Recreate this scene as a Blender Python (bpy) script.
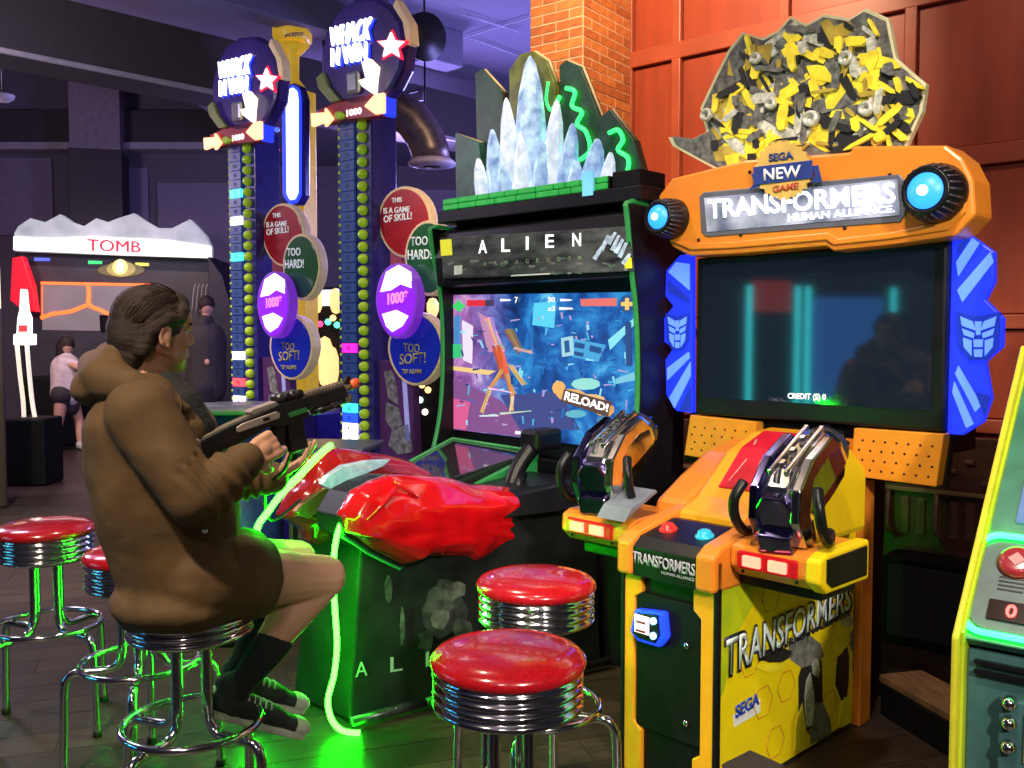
import bpy, bmesh, math, random
from mathutils import Vector, Matrix, Euler, noise
random.seed(7)
for o in list(bpy.data.objects): bpy.data.objects.remove(o)
scene = bpy.context.scene
C = scene.collection
# ------------------------------------------------------------------ camera
FPX, HZ, CAMZ = 930.0, 335.0, 1.52
PITCH = math.atan((384 - HZ) / FPX)
cd = bpy.data.cameras.new('camera'); cam = bpy.data.objects.new('camera', cd); C.objects.link(cam)
cam.location = (0, 0, CAMZ); cam.rotation_euler = (math.pi / 2 - PITCH, 0, 0)
cd.sensor_width = 36; cd.lens = FPX / 1024 * 36; cd.clip_start = .05; cd.clip_end = 100
scene.camera = cam
# ------------------------------------------------------------------ exposure, world
scene.view_settings.view_transform = 'Standard'
scene.view_settings.look = 'None'
scene.view_settings.gamma = 1
scene.view_settings.use_curve_mapping = False
scene.view_settings.exposure = 0.62
w = bpy.data.worlds.new('world'); scene.world = w; w.use_nodes = True
w.node_tree.nodes['Background'].inputs[0].default_value = (.30, .26, .42, 1)
w.node_tree.nodes['Background'].inputs[1].default_value = .05
# ------------------------------------------------------------------ ceiling lamps and added fill lights
def lamp(kind, loc, power, col, target=None, size=.25, angle=70, blend=.6):
    l = bpy.data.lights.new('ceiling_or_fill_lamp', kind); l.energy = power; l.color = col
    if kind == 'AREA': l.shape = 'DISK'; l.size = size
    elif kind == 'SPOT': l.spot_size = math.radians(angle); l.spot_blend = blend; l.shadow_soft_size = size
    else: l.shadow_soft_size = size
    o = bpy.data.objects.new('ceiling_or_fill_lamp', l); C.objects.link(o); o.location = loc
    if target is not None:
        o.rotation_euler = (Vector(target) - Vector(loc)).to_track_quat('-Z', 'Y').to_euler()
    return o
WARM = (1, .80, .58); PURP = (.42, .33, 1)
lamp('SPOT', (.35, 3.9, 4.15), 250, (1, .72, .45), (.95, 5.9, 2.9), .12, 85)       # washes brick column and red wall
lamp('SPOT', (1.6, 2.9, 4.15), 45, (1, .74, .60), (2.3, 4.7, 2.4), .12, 90)        # washes the red wall
lamp('SPOT', (1.5, -1.6, 3.3), 620, (1, .90, .78), (1.1, 3.2, .7), .12, 42)         # added fill from behind right, brightens the yellow side panel
lamp('SPOT', (.1, 1.2, 4.15), 300, (1, .86, .70), (1.15, 3.2, 1.5), .12, 52)         # over the yellow cabinet
lamp('SPOT', (-1.6, .6, 4.15), 440, (1, .80, .58), (-.95, 2.6, 1.15), .12, 42)        # over the stools
lamp('SPOT', (-3.2, 4.2, 4.15), 620, WARM, (-4.2, 7.2, 0), .12, 80)                # left floor
lamp('SPOT', (-.9, 3.6, 4.15), 120, WARM, (-.3, 4.3, 1.5), .12, 90)                 # over the towers
lamp('SPOT', (-5.5, 10.0, 4.15), 220, (1, .72, .6), (-6, 12.5, 0), .12, 110)
lamp('POINT', (-.6, -1.4, 3.4), 55, (1, .86, .74), None, .3)                         # added frontal fill behind the viewer, also feeds chrome reflections
lamp('POINT', (-1.0, 9.5, 3.2), 190, PURP, None, .4)  # added violet wash hanging in mid-air, no fixture
lamp('POINT', (-6.5, 8.0, 3.3), 190, (.86, .66, .92), None, .4)  # added mauve fill lifting the dark left side, no fixture
lamp('POINT', (-3.6, 5.0, 3.3), 55, (.88, .74, .95), None, .4)  # extra mid-air fill for ambient light on the left
lamp('POINT', (1.0, 8.0, 2.6), 170, (.33, .33, 1), None, .4)  # added blue-violet wash for the far ceiling, no fixture
# ------------------------------------------------------------------ projection helpers (photo frame 1024 x 768)
CAM = Vector((0, 0, CAMZ))
def ray(x, y):
    a = (x - 512) / FPX; b = -(y - 384) / FPX
    return Vector((a, math.cos(PITCH) + b * math.sin(PITCH), -math.sin(PITCH) + b * math.cos(PITCH)))
def at(x, y, d):
    r = ray(x, y); return CAM + r * (d / r.y)
class Fr:
    """a standing thing's own axes: x right, y back, z up"""
    def __init__(s, O, ang):
        s.O = Vector(O); s.a = ang
        s.M = Matrix.Translation(s.O) @ Matrix.Rotation(ang, 4, 'Z'); s.I = s.M.inverted(); s.I3 = s.I.to_3x3()
    def _h(s, x, y, k, v):
        o = s.I @ CAM; d = s.I3 @ ray(x, y); return o + d * ((v - o[k]) / d[k])
    def fy(s, x, y, Y): p = s._h(x, y, 1, Y); return (p.x, p.z)
    def fx(s, x, y, X): p = s._h(x, y, 0, X); return (p.y, p.z)
    def fz(s, x, y, Z): p = s._h(x, y, 2, Z); return (p.x, p.y)
    def p3(s, x, y, d): return s.I @ at(x, y, d)
    def Y(s, x, y, Yv): p = s._h(x, y, 1, Yv); return Vector(p)
    def X(s, x, y, Xv): p = s._h(x, y, 0, Xv); return Vector(p)
# ------------------------------------------------------------------ materials
MATS = {}
def mat(name, col, rough=.5, metal=0, emit=None, es=0, var=.12, scale=14, bump=0, bscale=60, coat=0, col2=None, stretch=None, detail=3, trans=0, spec=None):
    if name in MATS: return MATS[name]
    m = bpy.data.materials.new(name); m.use_nodes = True; nt = m.node_tree; b = nt.nodes['Principled BSDF']
    b.inputs['Roughness'].default_value = rough; b.inputs['Metallic'].default_value = metal
    b.inputs['Coat Weight'].default_value = coat; b.inputs['Coat Roughness'].default_value = .06
    b.inputs['Transmission Weight'].default_value = trans
    if spec is not None: b.inputs['Specular IOR Level'].default_value = spec
    tc = nt.nodes.new('ShaderNodeTexCoord'); mp = nt.nodes.new('ShaderNodeMapping'); nt.links.new(tc.outputs['Object'], mp.inputs['Vector'])
    if stretch: mp.inputs['Scale'].default_value = stretch
    nz = nt.nodes.new('ShaderNodeTexNoise'); nz.inputs['Scale'].default_value = scale; nz.inputs['Detail'].default_value = detail
    nt.links.new(mp.outputs[0], nz.inputs['Vector'])
    rp = nt.nodes.new('ShaderNodeValToRGB'); nt.links.new(nz.outputs['Fac'], rp.inputs[0])
    c2 = col2 or tuple(min(1, c * (1 + var)) for c in col); c1 = col if col2 else tuple(c * (1 - var) for c in col)
    rp.color_ramp.elements[0].color = (*c1, 1); rp.color_ramp.elements[0].position = .32
    rp.color_ramp.elements[1].color = (*c2, 1); rp.color_ramp.elements[1].position = .68
    nt.links.new(rp.outputs[0], b.inputs['Base Color'])
    if emit: b.inputs['Emission Color'].default_value = (*emit, 1); b.inputs['Emission Strength'].default_value = es
    if bump:
        n2 = nt.nodes.new('ShaderNodeTexNoise'); n2.inputs['Scale'].default_value = bscale; n2.inputs['Detail'].default_value = 4
        nt.links.new(mp.outputs[0], n2.inputs['Vector'])
        bp = nt.nodes.new('ShaderNodeBump'); bp.inputs['Strength'].default_value = bump; bp.inputs['Distance'].default_value = .01
        nt.links.new(n2.outputs['Fac'], bp.inputs['Height']); nt.links.new(bp.outputs[0], b.inputs['Normal'])
    MATS[name] = m; return m
def glow(name, col, es, base=None): return mat(name, base or tuple(c * .6 for c in col), .4, 0, col, es, var=.02)
# ------------------------------------------------------------------ mesh helpers
def mesh_of(bm, smooth=False, name='mesh'):
    bmesh.ops.recalc_face_normals(bm, faces=bm.faces)
    me = bpy.data.meshes.new(name); bm.to_mesh(me); bm.free()
    if smooth:
        for p in me.polygons: p.use_smooth = True
    return me
def obj(name, data, m=None, parent=None, loc=None, rot=None, bevel=0, seg=2, smooth_angle=None):
    if isinstance(data, bmesh.types.BMesh): data = mesh_of(data)
    data.name = name
    if m is not None and not data.materials:
        data.materials.append(m)
    o = bpy.data.objects.new(name, data); C.objects.link(o)
    if parent is not None: o.parent = parent
    if loc is not None: o.location = loc
    if rot is not None: o.rotation_euler = rot
    if bevel:
        md = o.modifiers.new('bevel', 'BEVEL'); md.width = bevel; md.segments = seg; md.limit_method = 'ANGLE'; md.angle_limit = math.radians(40)
        md.harden_normals = False
    return o
def tag(o, label, cat=None, group=None, kind=None):
    o['label'] = label
    if cat: o['category'] = cat
    if group: o['group'] = group
    if kind: o['kind'] = kind
    return o
def empty(name, loc=(0, 0, 0), rz=0, label=None, cat=None, group=None, kind=None):
    o = bpy.data.objects.new(name, None); C.objects.link(o); o.location = loc; o.rotation_euler = (0, 0, rz); o.empty_display_size = .1
    if label: tag(o, label, cat, group, kind)
    return o
def copy_tree(o, parent=None):
    c = o.copy(); C.objects.link(c)
    if parent is not None: c.parent = parent
    for ch in list(o.children): copy_tree(ch, c)
    return c
def box(x0, x1, y0, y1, z0, z1, bm=None):
    bm = bm or bmesh.new()
    v = [bm.verts.new(p) for p in ((x0, y0, z0), (x1, y0, z0), (x1, y1, z0), (x0, y1, z0), (x0, y0, z1), (x1, y0, z1), (x1, y1, z1), (x0, y1, z1))]
    for f in ((3, 2, 1, 0), (4, 5, 6, 7), (0, 1, 5, 4), (1, 2, 6, 5), (2, 3, 7, 6), (3, 0, 4, 7)): bm.faces.new([v[i] for i in f])
    return bm
def solid(front, back, bm=None):
    """closed solid between two matching outlines"""
    bm = bm or bmesh.new(); n = len(front)
    a = [bm.verts.new(p) for p in front]; b = [bm.verts.new(p) for p in back]
    bm.faces.new(a); bm.faces.new(b[::-1])
    for i in range(n): bm.faces.new((a[i], b[i], b[(i + 1) % n], a[(i + 1) % n]))
    return bm
def prism(poly, y0, y1, bm=None):  # outline in x,z
    return solid([(x, y0, z) for x, z in poly], [(x, y1, z) for x, z in poly], bm)
def prismx(poly, x0, x1, bm=None):  # outline in y,z
    return solid([(x0, y, z) for y, z in poly], [(x1, y, z) for y, z in poly], bm)
def prismz(poly, z0, z1, bm=None):  # outline in x,y
    return solid([(x, y, z0) for x, y in poly], [(x, y, z1) for x, y in poly], bm)
def smoothline(pts, sub=8, closed=False):
    P = [Vector(p) for p in pts]; n = len(P); out = []
    for i in range(n if closed else n - 1):
        g = (lambda k: P[k % n]) if closed else (lambda k: P[max(0, min(n - 1, k))])
        p0, p1, p2, p3 = g(i - 1), g(i), g(i + 1), g(i + 2)
        for s in range(sub):
            t = s / sub
            out.append(.5 * ((2 * p1) + (p2 - p0) * t + (2 * p0 - 5 * p1 + 4 * p2 - p3) * t * t + (3 * p1 - p0 - 3 * p2 + p3) * t ** 3))
    if not closed: out.append(P[-1])
    return out
def tube(pts, r, n=10, closed=False, bm=None):
    bm = bm or bmesh.new(); P = [Vector(p) for p in pts]; N = len(P); rings = []
    rr = r if isinstance(r, (list, tuple)) else [r] * N
    up = None
    for i in range(N):
        if closed: t = (P[(i + 1) % N] - P[i - 1]).normalized()
        else: t = (P[min(i + 1, N - 1)] - P[max(i - 1, 0)]).normalized()
        if up is None:
            up = Vector((0, 0, 1)) if abs(t.z) < .9 else Vector((1, 0, 0))
        a = t.cross(up)
        if a.length < 1e-4: a = t.cross(Vector((.3, 1, .2)))
        a.normalize(); up = a.cross(t).normalized()
        rings.append([bm.verts.new(P[i] + (a * math.cos(k * 2 * math.pi / n) + up * math.sin(k * 2 * math.pi / n)) * rr[i]) for k in range(n)])
    for i in range(N if closed else N - 1):
        A, B = rings[i], rings[(i + 1) % N]
        for k in range(n): bm.faces.new((A[k], A[(k + 1) % n], B[(k + 1) % n], B[k]))
    if not closed: bm.faces.new(rings[0][::-1]); bm.faces.new(rings[-1])
    for f in bm.faces: f.smooth = True
    return bm
def lathe(prof, n=32, bm=None, M=None):
    """profile (r,z) turned about z; ends capped"""
    bm = bm or bmesh.new(); rings = []
    for r, z in prof:
        if r < 1e-5: rings.append([bm.verts.new((0, 0, z))])
        else: rings.append([bm.verts.new((r * math.cos(k * 2 * math.pi / n), r * math.sin(k * 2 * math.pi / n), z)) for k in range(n)])
    new = [v for g in rings for v in g]
    for A, B in zip(rings, rings[1:]):
        for k in range(n):
            q = (k + 1) % n
            if len(A) == 1 and len(B) == 1: continue
            if len(A) == 1: f = bm.faces.new((A[0], B[q], B[k]))
            elif len(B) == 1: f = bm.faces.new((A[k], A[q], B[0]))
            else: f = bm.faces.new((A[k], A[q], B[q], B[k]))
            f.smooth = True
    for g in (rings[0][::-1], rings[-1]):
        if len(g) > 2: bm.faces.new(g)
    if M is not None:
        for v in new: v.co = M @ v.co
    return bm
def ellipse(cx, cy, rx, ry, n=28, a0=0): return [(cx + rx * math.cos(a0 + k * 2 * math.pi / n), cy + ry * math.sin(a0 + k * 2 * math.pi / n)) for k in range(n)]
def star(cx, cy, R, r, n=5, rot=-math.pi / 2):
    return [(cx + (R if k % 2 == 0 else r) * math.cos(rot + k * math.pi / n), cy + (R if k % 2 == 0 else r) * math.sin(rot + k * math.pi / n)) for k in range(2 * n)]
def rrect(x0, x1, y0, y1, r, n=5):
    out = []
    for cx, cy, a in ((x1 - r, y1 - r, 0), (x0 + r, y1 - r, 90), (x0 + r, y0 + r, 180), (x1 - r, y0 + r, 270)):
        for k in range(n + 1):
            t = math.radians(a + 90 * k / n); out.append((cx + r * math.cos(t), cy + r * math.sin(t)))
    return out
TMP = bpy.data.scenes.new('workshop')
def baked(o):
    TMP.collection.objects.link(o); vl = TMP.view_layers[0]; vl.update()
    me = bpy.data.meshes.new_from_object(o.evaluated_get(vl.depsgraph)); TMP.collection.objects.unlink(o); return me
def text_mesh(s, bold=0.0, shear=0.0):
    cu = bpy.data.curves.new('lettering', 'FONT'); cu.body = s; cu.size = 1; cu.offset = bold; cu.shear = shear; cu.resolution_u = 3
    o = bpy.data.objects.new('lettering', cu); me = baked(o)
    bpy.data.objects.remove(o); bpy.data.curves.remove(cu); return me
def text_quad(name, s, quad, m, parent, bold=0.0, shear=0.0, th=.004, lift=.0015):
    """lettering set into the quad bl, br, tr, tl (own axes of the parent), standing proud by th"""
    me = text_mesh(s, bold, shear)
    bl, br, tr, tl = [Vector(q) for q in quad]
    xs = [v.co.x for v in me.vertices]; ys = [v.co.y for v in me.vertices]
    x0, x1, y0, y1 = min(xs), max(xs), min(ys), max(ys)
    nrm = (br - bl).cross(tl - bl).normalized()
    bm = bmesh.new(); bm.from_mesh(me); bpy.data.meshes.remove(me)
    for v in bm.verts:
        a = (v.co.x - x0) / (x1 - x0); b = (v.co.y - y0) / (y1 - y0)
        v.co = bl.lerp(br, a).lerp(tl.lerp(tr, a), b) + nrm * lift
    r = bmesh.ops.extrude_face_region(bm, geom=list(bm.faces))
    for e in r['geom']:
        if isinstance(e, bmesh.types.BMVert): e.co += nrm * th
    return obj(name, mesh_of(bm), m, parent)
def remesh(bm, voxel, smooth=4, name='body', factor=.5):
    me = mesh_of(bm, name=name); o = bpy.data.objects.new('tmp', me)
    r = o.modifiers.new('r', 'REMESH'); r.mode = 'VOXEL'; r.voxel_size = voxel; r.use_smooth_shade = True
    if smooth: s = o.modifiers.new('s', 'SMOOTH'); s.iterations = smooth; s.factor = factor
    out = baked(o)
    bpy.data.objects.remove(o); bpy.data.meshes.remove(me)
    for p in out.polygons: p.use_smooth = True
    return out
def ball(bm, c, r, R=None, n=20):
    """ellipsoid with radii r; R a 3x3 rotation"""
    r = (r, r, r) if isinstance(r, (int, float)) else r
    A_ = (R or Matrix.Identity(3)) @ Matrix.Diagonal(r); c = Vector(c); m = max(6, n // 2)
    top = bm.verts.new(c + A_ @ Vector((0, 0, 1))); bot = bm.verts.new(c - A_ @ Vector((0, 0, 1)))
    rg = [[bm.verts.new(c + A_ @ Vector((math.sin(math.pi * i / m) * math.cos(2 * math.pi * k / n), math.sin(math.pi * i / m) * math.sin(2 * math.pi * k / n), math.cos(math.pi * i / m)))) for k in range(n)] for i in range(1, m)]
    for k in range(n):
        q = (k + 1) % n; bm.faces.new((top, rg[0][k], rg[0][q])); bm.faces.new((bot, rg[-1][q], rg[-1][k]))
        for a, b in zip(rg, rg[1:]): bm.faces.new((a[k], b[k], b[q], a[q]))
def push(me, fn):
    """move every vertex along its normal by fn(position)"""
    n = len(me.vertices); co = [0.0] * (3 * n); no = [0.0] * (3 * n); me.vertices.foreach_get('co', co); me.vertex_normals.foreach_get('vector', no)
    for i in range(n):
        d = fn(Vector(co[3 * i:3 * i + 3]))
        for a in range(3): co[3 * i + a] += no[3 * i + a] * d
    me.vertices.foreach_set('co', co); me.update()
def limb(bm, pts, n=16):
    """tapering chain of (point, radius)"""
    for (p, r) in pts: ball(bm, p, r, n=n)
    for (p, r), (q, s) in zip(pts, pts[1:]): tube([p, q], [r, s], n, bm=bm)
# ================================================================== THE SETTING
UP = Vector((0, 0, 1))
M_floor = mat('floor_wood', (.038, .025, .018), .42, var=.3, scale=5, stretch=(1, 6, 1), bump=.12)
floor = obj('floor', box(-11, 5, -3, 17, -.2, -.004), M_floor); tag(floor, 'dark brown wood plank floor', kind='structure')
plank_mats = [mat('plank_wood_%d' % i, c, .38, var=.35, scale=4, stretch=(1.2, 14, 1), bump=.2, bscale=30) for i, c in enumerate(
    [(.040, .026, .018), (.030, .020, .014), (.050, .033, .023), (.036, .024, .018)])]
pm = []
for m in plank_mats:
    me = mesh_of(box(-.598, .598, -.0885, .0885, -.03, 0)); me.materials.append(m); me.name = 'plank'; pm.append(me)
pa = math.radians(19); cu, su = math.cos(pa), math.sin(pa); cands = []
for j in range(-70, 90):
    for i in range(-12, 12):
        lx = i * 1.2 + (j * .44) % 1.2; ly = j * .18
        x = lx * cu - ly * su; y = 4 + lx * su + ly * cu
        if y < 1.2 or y > 12: continue
        sx = 512 + x / y * FPX; sy = HZ + CAMZ / y * FPX
        if -220 < sx < 1250 and sy < 980: cands.append((math.hypot(x, y), x, y))
cands.sort()
for k, (d, x, y) in enumerate(cands[:290]):
    o = bpy.data.objects.new('plank', random.choice(pm)); C.objects.link(o); o.parent = floor; o.location = (x, y, 0); o.rotation_euler = (0, 0, pa + (math.pi if random.random() < .5 else 0))
# ceiling
M_ceil = mat('ceiling_paint', (.20, .18, .27), .75, var=.06, scale=3)
cb_ = box(-11, 5, -3, 9, 4.3, 4.5); box(-3.8, 5, 9, 15.7, 4.3, 4.5, cb_); box(-11, -3.8, 9, 15.7, 5.9, 6.1, cb_); box(-11, -3.8, 8.9, 9, 4.5, 6.1, cb_); box(-3.8, -3.7, 9, 15.7, 4.5, 6.1, cb_)
ceiling = obj('ceiling', cb_, M_ceil); tag(ceiling, 'violet grey painted ceiling', kind='structure')
M_dark = mat('dark_wall_paint', (.10, .085, .12), .7, var=.1)
M_purp = mat('violet_wall_paint', (.12, .10, .14), .7, var=.1)
tag(obj('wall_back', box(-11, 5, 15.5, 15.7, -.004, 6.0), M_purp), 'violet back wall far behind the towers', kind='structure')
tag(obj('wall_left', box(-11.2, -11, -3, 15.7, -.004, 6.0), M_dark), 'dark left wall', kind='structure')
tag(obj('wall_rear', box(-11, 5, -3.2, -3, -.004, 4.3), M_dark), 'dark wall behind the viewer', kind='structure')
# pale panels and window strips on the back wall
for i, (x0, y0, x1, y1) in enumerate(((0, 158, 52, 235), (123, 168, 148, 300), (160, 183, 232, 300), (385, 190, 470, 300))):
    a = at(x0, y1, 15.46); b = at(x1, y0, 15.46)
    tag(obj('trim_%d' % (20 + i), box(a.x, b.x, 15.44, 15.5, a.z, b.z), mat('pale_violet_panel', (.21, .17, .27), .6, var=.08)), 'pale violet wall panel on the back wall', kind='structure')
# red panelled wall
aw = math.radians(-39.9); W = Fr((.748, 6.0, 0), aw)
wall = empty('wall_right', W.O, aw, 'red panelled wood wall behind the arcade cabinets', kind='structure')
M_red = mat('mahogany_panel', (.36, .060, .024), .42, var=.16, scale=3, stretch=(3, 1, .5), bump=.03, coat=.15)
M_rail = mat('mahogany_rail', (.40, .080, .035), .4, var=.12, scale=5, coat=.15)
obj('wall_backing', box(-.1, 4.6, .02, .2, 0, 4.3), M_red, wall)
rails = [0, .60, 1.03, 1.55, 2.36, 3.2, 4.05]; cols = [0, .346, 1.03, 1.72, 2.41, 3.1, 3.8, 4.5]
for z in rails: obj('rail', box(-.02, 4.6, -.03, .02, z, z + .10 if z > 1.8 else z + .07), M_rail, wall, bevel=.006)
for x in cols: obj('stile', box(x - .03, x + .03, -.028, .02, 0, 4.3), M_rail, wall, bevel=.006)
for i in range(len(cols) - 1):
    for j in range(len(rails) - 1):
        h = .10 if rails[j] > 1.8 else .07
        obj('panel', box(cols[i] + .035, cols[i + 1] - .035, .004, .02, rails[j] + h + .005, rails[j + 1] - .005), M_red, wall, bevel=.004, seg=1)
# brick column
ab = math.radians(-36); B = Fr((at(582, 335, 5.5).x, 5.5, 0), ab)
brickw = empty('wall_brick', B.O, ab, 'orange brick column beside the red wall', kind='structure')
M_mort = mat('pale_mortar', (.72, .50, .30), .9, var=.15, bump=.3)
obj('mortar_core', box(-.372, .0005, -.0005, .56, 0, 4.3), M_mort, brickw)
bmats = [mat('orange_brick_%d' % i, c, .8, var=.2, scale=18, bump=.35, bscale=50) for i, c in enumerate([(.52, .16, .035), (.46, .135, .035), (.58, .19, .045), (.42, .12, .03)])]
bcache = {}
def brick_mesh(L, k):
    if (L, k) not in bcache:
        me = mesh_of(box(0, L, 0, .05, 0, .0485)); me.materials.append(bmats[k]); me.name = 'brick'; bcache[(L, k)] = me
    return bcache[(L, k)]
rest = bmesh.new()
for c in range(75):
    z = c * .0572; single = 1.9 < z < 3.75
    for face, length in (('front', .375), ('side', .56)):
        x = -.0935 if (c + (face == 'side')) % 2 else 0.0
        while x < length - .01:
            a = max(0, x); b_ = min(length, x + .187); x += .187; L = round(b_ - a - .007, 4)
            if L < .02: continue
            if single:
                o = bpy.data.objects.new('brick', brick_mesh(L, random.randrange(4))); C.objects.link(o); o.parent = brickw
                jit = random.uniform(-.002, .002)
                if face == 'front': o.location = (-.375 + a + .0035, jit - .003, z)
                else: o.location = (-.0 + .003 + jit, a + .0035, z); o.rotation_euler = (0, 0, math.pi / 2)
            else:
                if face == 'front': box(-.375 + a + .0035, -.375 + b_ - .0035, -.003, .04, z, z + .0485, rest)
                else: box(-.04, .003, a + .0035, b_ - .0035, z, z + .0485, rest)
o = obj('brickwork', rest, bmats[0], brickw); o['kind'] = 'stuff'
# ceiling beams running to the right and back
ub = Vector((.71, .704, 0)); abm = math.atan2(ub.y, ub.x)
M_beam = mat('dark_beam_paint', (.045, .036, .042), .8, var=.1); M_beam2 = mat('lavender_beam_paint', (.17, .15, .23), .7, var=.08)
M_lit_edge = mat('lit_edge_line', (.34, .30, .36), .7)  # highlight along the beam edge put into a pale colour
P0 = at(0, 50, 6.6)
def beam(n, P, L, wdt, h, m, lab, lit_edge=None):
    e = empty('trim_%d' % n, P, abm, lab, kind='structure')
    obj('beam', box(-3, L, 0, wdt, 0, h), m, e, bevel=.01)
    if lit_edge: obj('lit_edge_strip', box(-3, L, -.012, .02, -.02, .02), lit_edge, e, bevel=.008)
beam(1, P0, 5.2, .5, .46, M_beam, 'large dark ceiling beam with lit lower edge put in as a pale strip', M_lit_edge)
beam(2, Vector((P0.x, P0.y, 0)) + Vector((.0, -1.0, 3.98)), 4.4, .25, .32, M_beam2, 'lavender ceiling beam nearer the viewer')
tag(obj('trim_3', box(-9.5, -4, 15.2, 15.5, 4.62, 5.15), M_beam, bevel=.02), 'dark fascia band high on the back wall', kind='structure'); tag(obj('trim_4', box(-9.5, -4, 15.1, 15.5, 4.50, 4.62), M_lit_edge, bevel=.02), 'lit line put in as a pale strip under the fascia band', kind='structure')  # the pale strip paints the lit line below the band
# square pillar
p0 = at(73, 300, 14.6)
pil = empty('wall_pillar', (p0.x, 14.6, 0), math.radians(14), 'square violet pillar under the big beam', kind='structure')
obj('shaft', box(0, .74, 0, .7, 4.42, 5.9), mat('pillar_violet_lit', (.21, .17, .21), .7), pil, bevel=.01)
obj('lower_shaft_shaded', box(-.02, .76, -.02, .72, 0, 4.42), mat('pillar_violet_shaded', (.028, .020, .030), .6), pil, bevel=.01)  # unlit lower part of the shaft painted as a darker tone
# ------------------------------------------------------------------ ducts and small ceiling things
M_duct = mat('dark_duct_metal', (.035, .03, .035), .45, .5, var=.2); M_duct2 = mat('grey_duct_elbow', (.12, .09, .09), .4, .6, var=.25)
e = empty('round_duct', at(395, 25, 7.2), 0, 'black round ceiling duct with a closed end beside the right sign head', 'duct')
a, b_ = at(340, 45, 8.2), at(424, 37, 7.0)
I = Matrix.Translation(-e.location)
obj('duct_pipe', tube([I @ a, I @ b_], .165, 28), M_duct, e); obj('end_cap', tube([I @ b_, I @ (b_ + (b_ - a).normalized() * .03)], .172, 28), M_duct, e)
obj('hanger_rod', tube([I @ (a * .4 + b_ * .6), I @ ((a * .4 + b_ * .6) * Vector((1, 1, 0)).length * 0 + Vector(((a.x * .4 + b_.x * .6), (a.y * .4 + b_.y * .6), 4.3)))], .008, 8), M_duct, e)
e = empty('duct_elbow', at(432, 163, 7.6), 0, 'grey duct elbow ending in a round ceiling diffuser', 'duct')
I = Matrix.Translation(-e.location)
pts = [at(x, y, 7.6) for x, y in ((350, 103), (372, 102), (395, 107), (413, 120), (425, 137), (430, 150), (431, 161))]
obj('elbow_pipe', tube([I @ p for p in pts], .155, 24), M_duct2, e)
obj('diffuser_ring', lathe([(.06, -.03), (.12, -.035), (.19, -.02), (.195, 0), (.16, .03), (.10, .03)], 32), mat('diffuser_white', (.42, .36, .45), .5), e)
obj('hanger_strap', tube([I @ pts[4], I @ Vector((pts[4].x, pts[4].y, 4.3))], .008, 8), M_duct, e)
obj('diffuser_core', lathe([(0, -.04), (.06, -.04), (.10, -.01), (.10, .02), (0, .02)], 24), M_duct2, e)
M_can = glow('recessed_light_glow', (1, .85, .75), 5)
for i, (x, y, lab) in enumerate(((401, 141, 'small recessed ceiling light left of the duct diffuser'),)):
    r = ray(x, y); P = CAM + r * ((4.3 - CAMZ) / r.z)
    e = empty('recessed_light', P, 0, lab, 'ceiling light', 'recessed ceiling lights')
    obj('rim', lathe([(.10, -.02), (.13, -.02), (.135, 0), (.10, 0)], 24), mat('diffuser_white', (.5, .5, .5)), e); obj('lens', lathe([(0, -.012), (.10, -.012), (.10, -.002), (0, -.002)], 24), M_can, e)
# domed light at left edge
e = empty('dome_light', at(3, 95, 8.5), 0, 'pale dome ceiling light at the left edge', 'ceiling light')
obj('dome', lathe([(0, -.07), (.05, -.06), (.09, -.03), (.10, 0), (0, .005)], 24), mat('dome_white', (.6, .52, .58), .4), e)
obj('stem', tube([(0, 0, 0), (0, 0, 4.3 - e.location.z)], .012, 8), M_duct, e)
# track spotlight
e = empty('track_spotlight', at(410, 92, 8.0), 0, 'thin violet track spotlight under the ceiling', 'spotlight')
obj('arm', box(-.12, .12, -.015, .015, -.012, .012), M_beam2, e, rot=(0, math.radians(-14), 0)); obj('lamp_head', lathe([(0, -.05), (.03, -.05), (.035, .03), (0, .045)], 16), M_beam2, e, loc=(.1, 0, -.02))
obj('stem', tube([(-.1, 0, -.02), (-.1, 0, 4.3 - e.location.z)], .006, 8), M_beam2, e)
# thin sprinkler wires under the ceiling
for i, (x0, y0, x1, y1) in enumerate(((455, 12, 520, 32), (450, 42, 530, 17), (470, 38, 535, 62))):
    def cz(x, y): r = ray(x, y); return CAM + r * ((4.27 - CAMZ) / r.z)
    a, b_ = cz(x0, y0), cz(x1, y1)
    o = obj('ceiling_conduit', tube([Vector((0, 0, 0)), b_ - a], .007, 8), mat('pale_conduit', (.5, .48, .6), .5)); o.location = a
    tag(o, ['thin pale conduit under the ceiling, the upper left one', 'thin pale conduit crossing the other two', 'thin pale conduit under the ceiling, the lower right one'][i], 'conduit', 'ceiling conduits')
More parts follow.
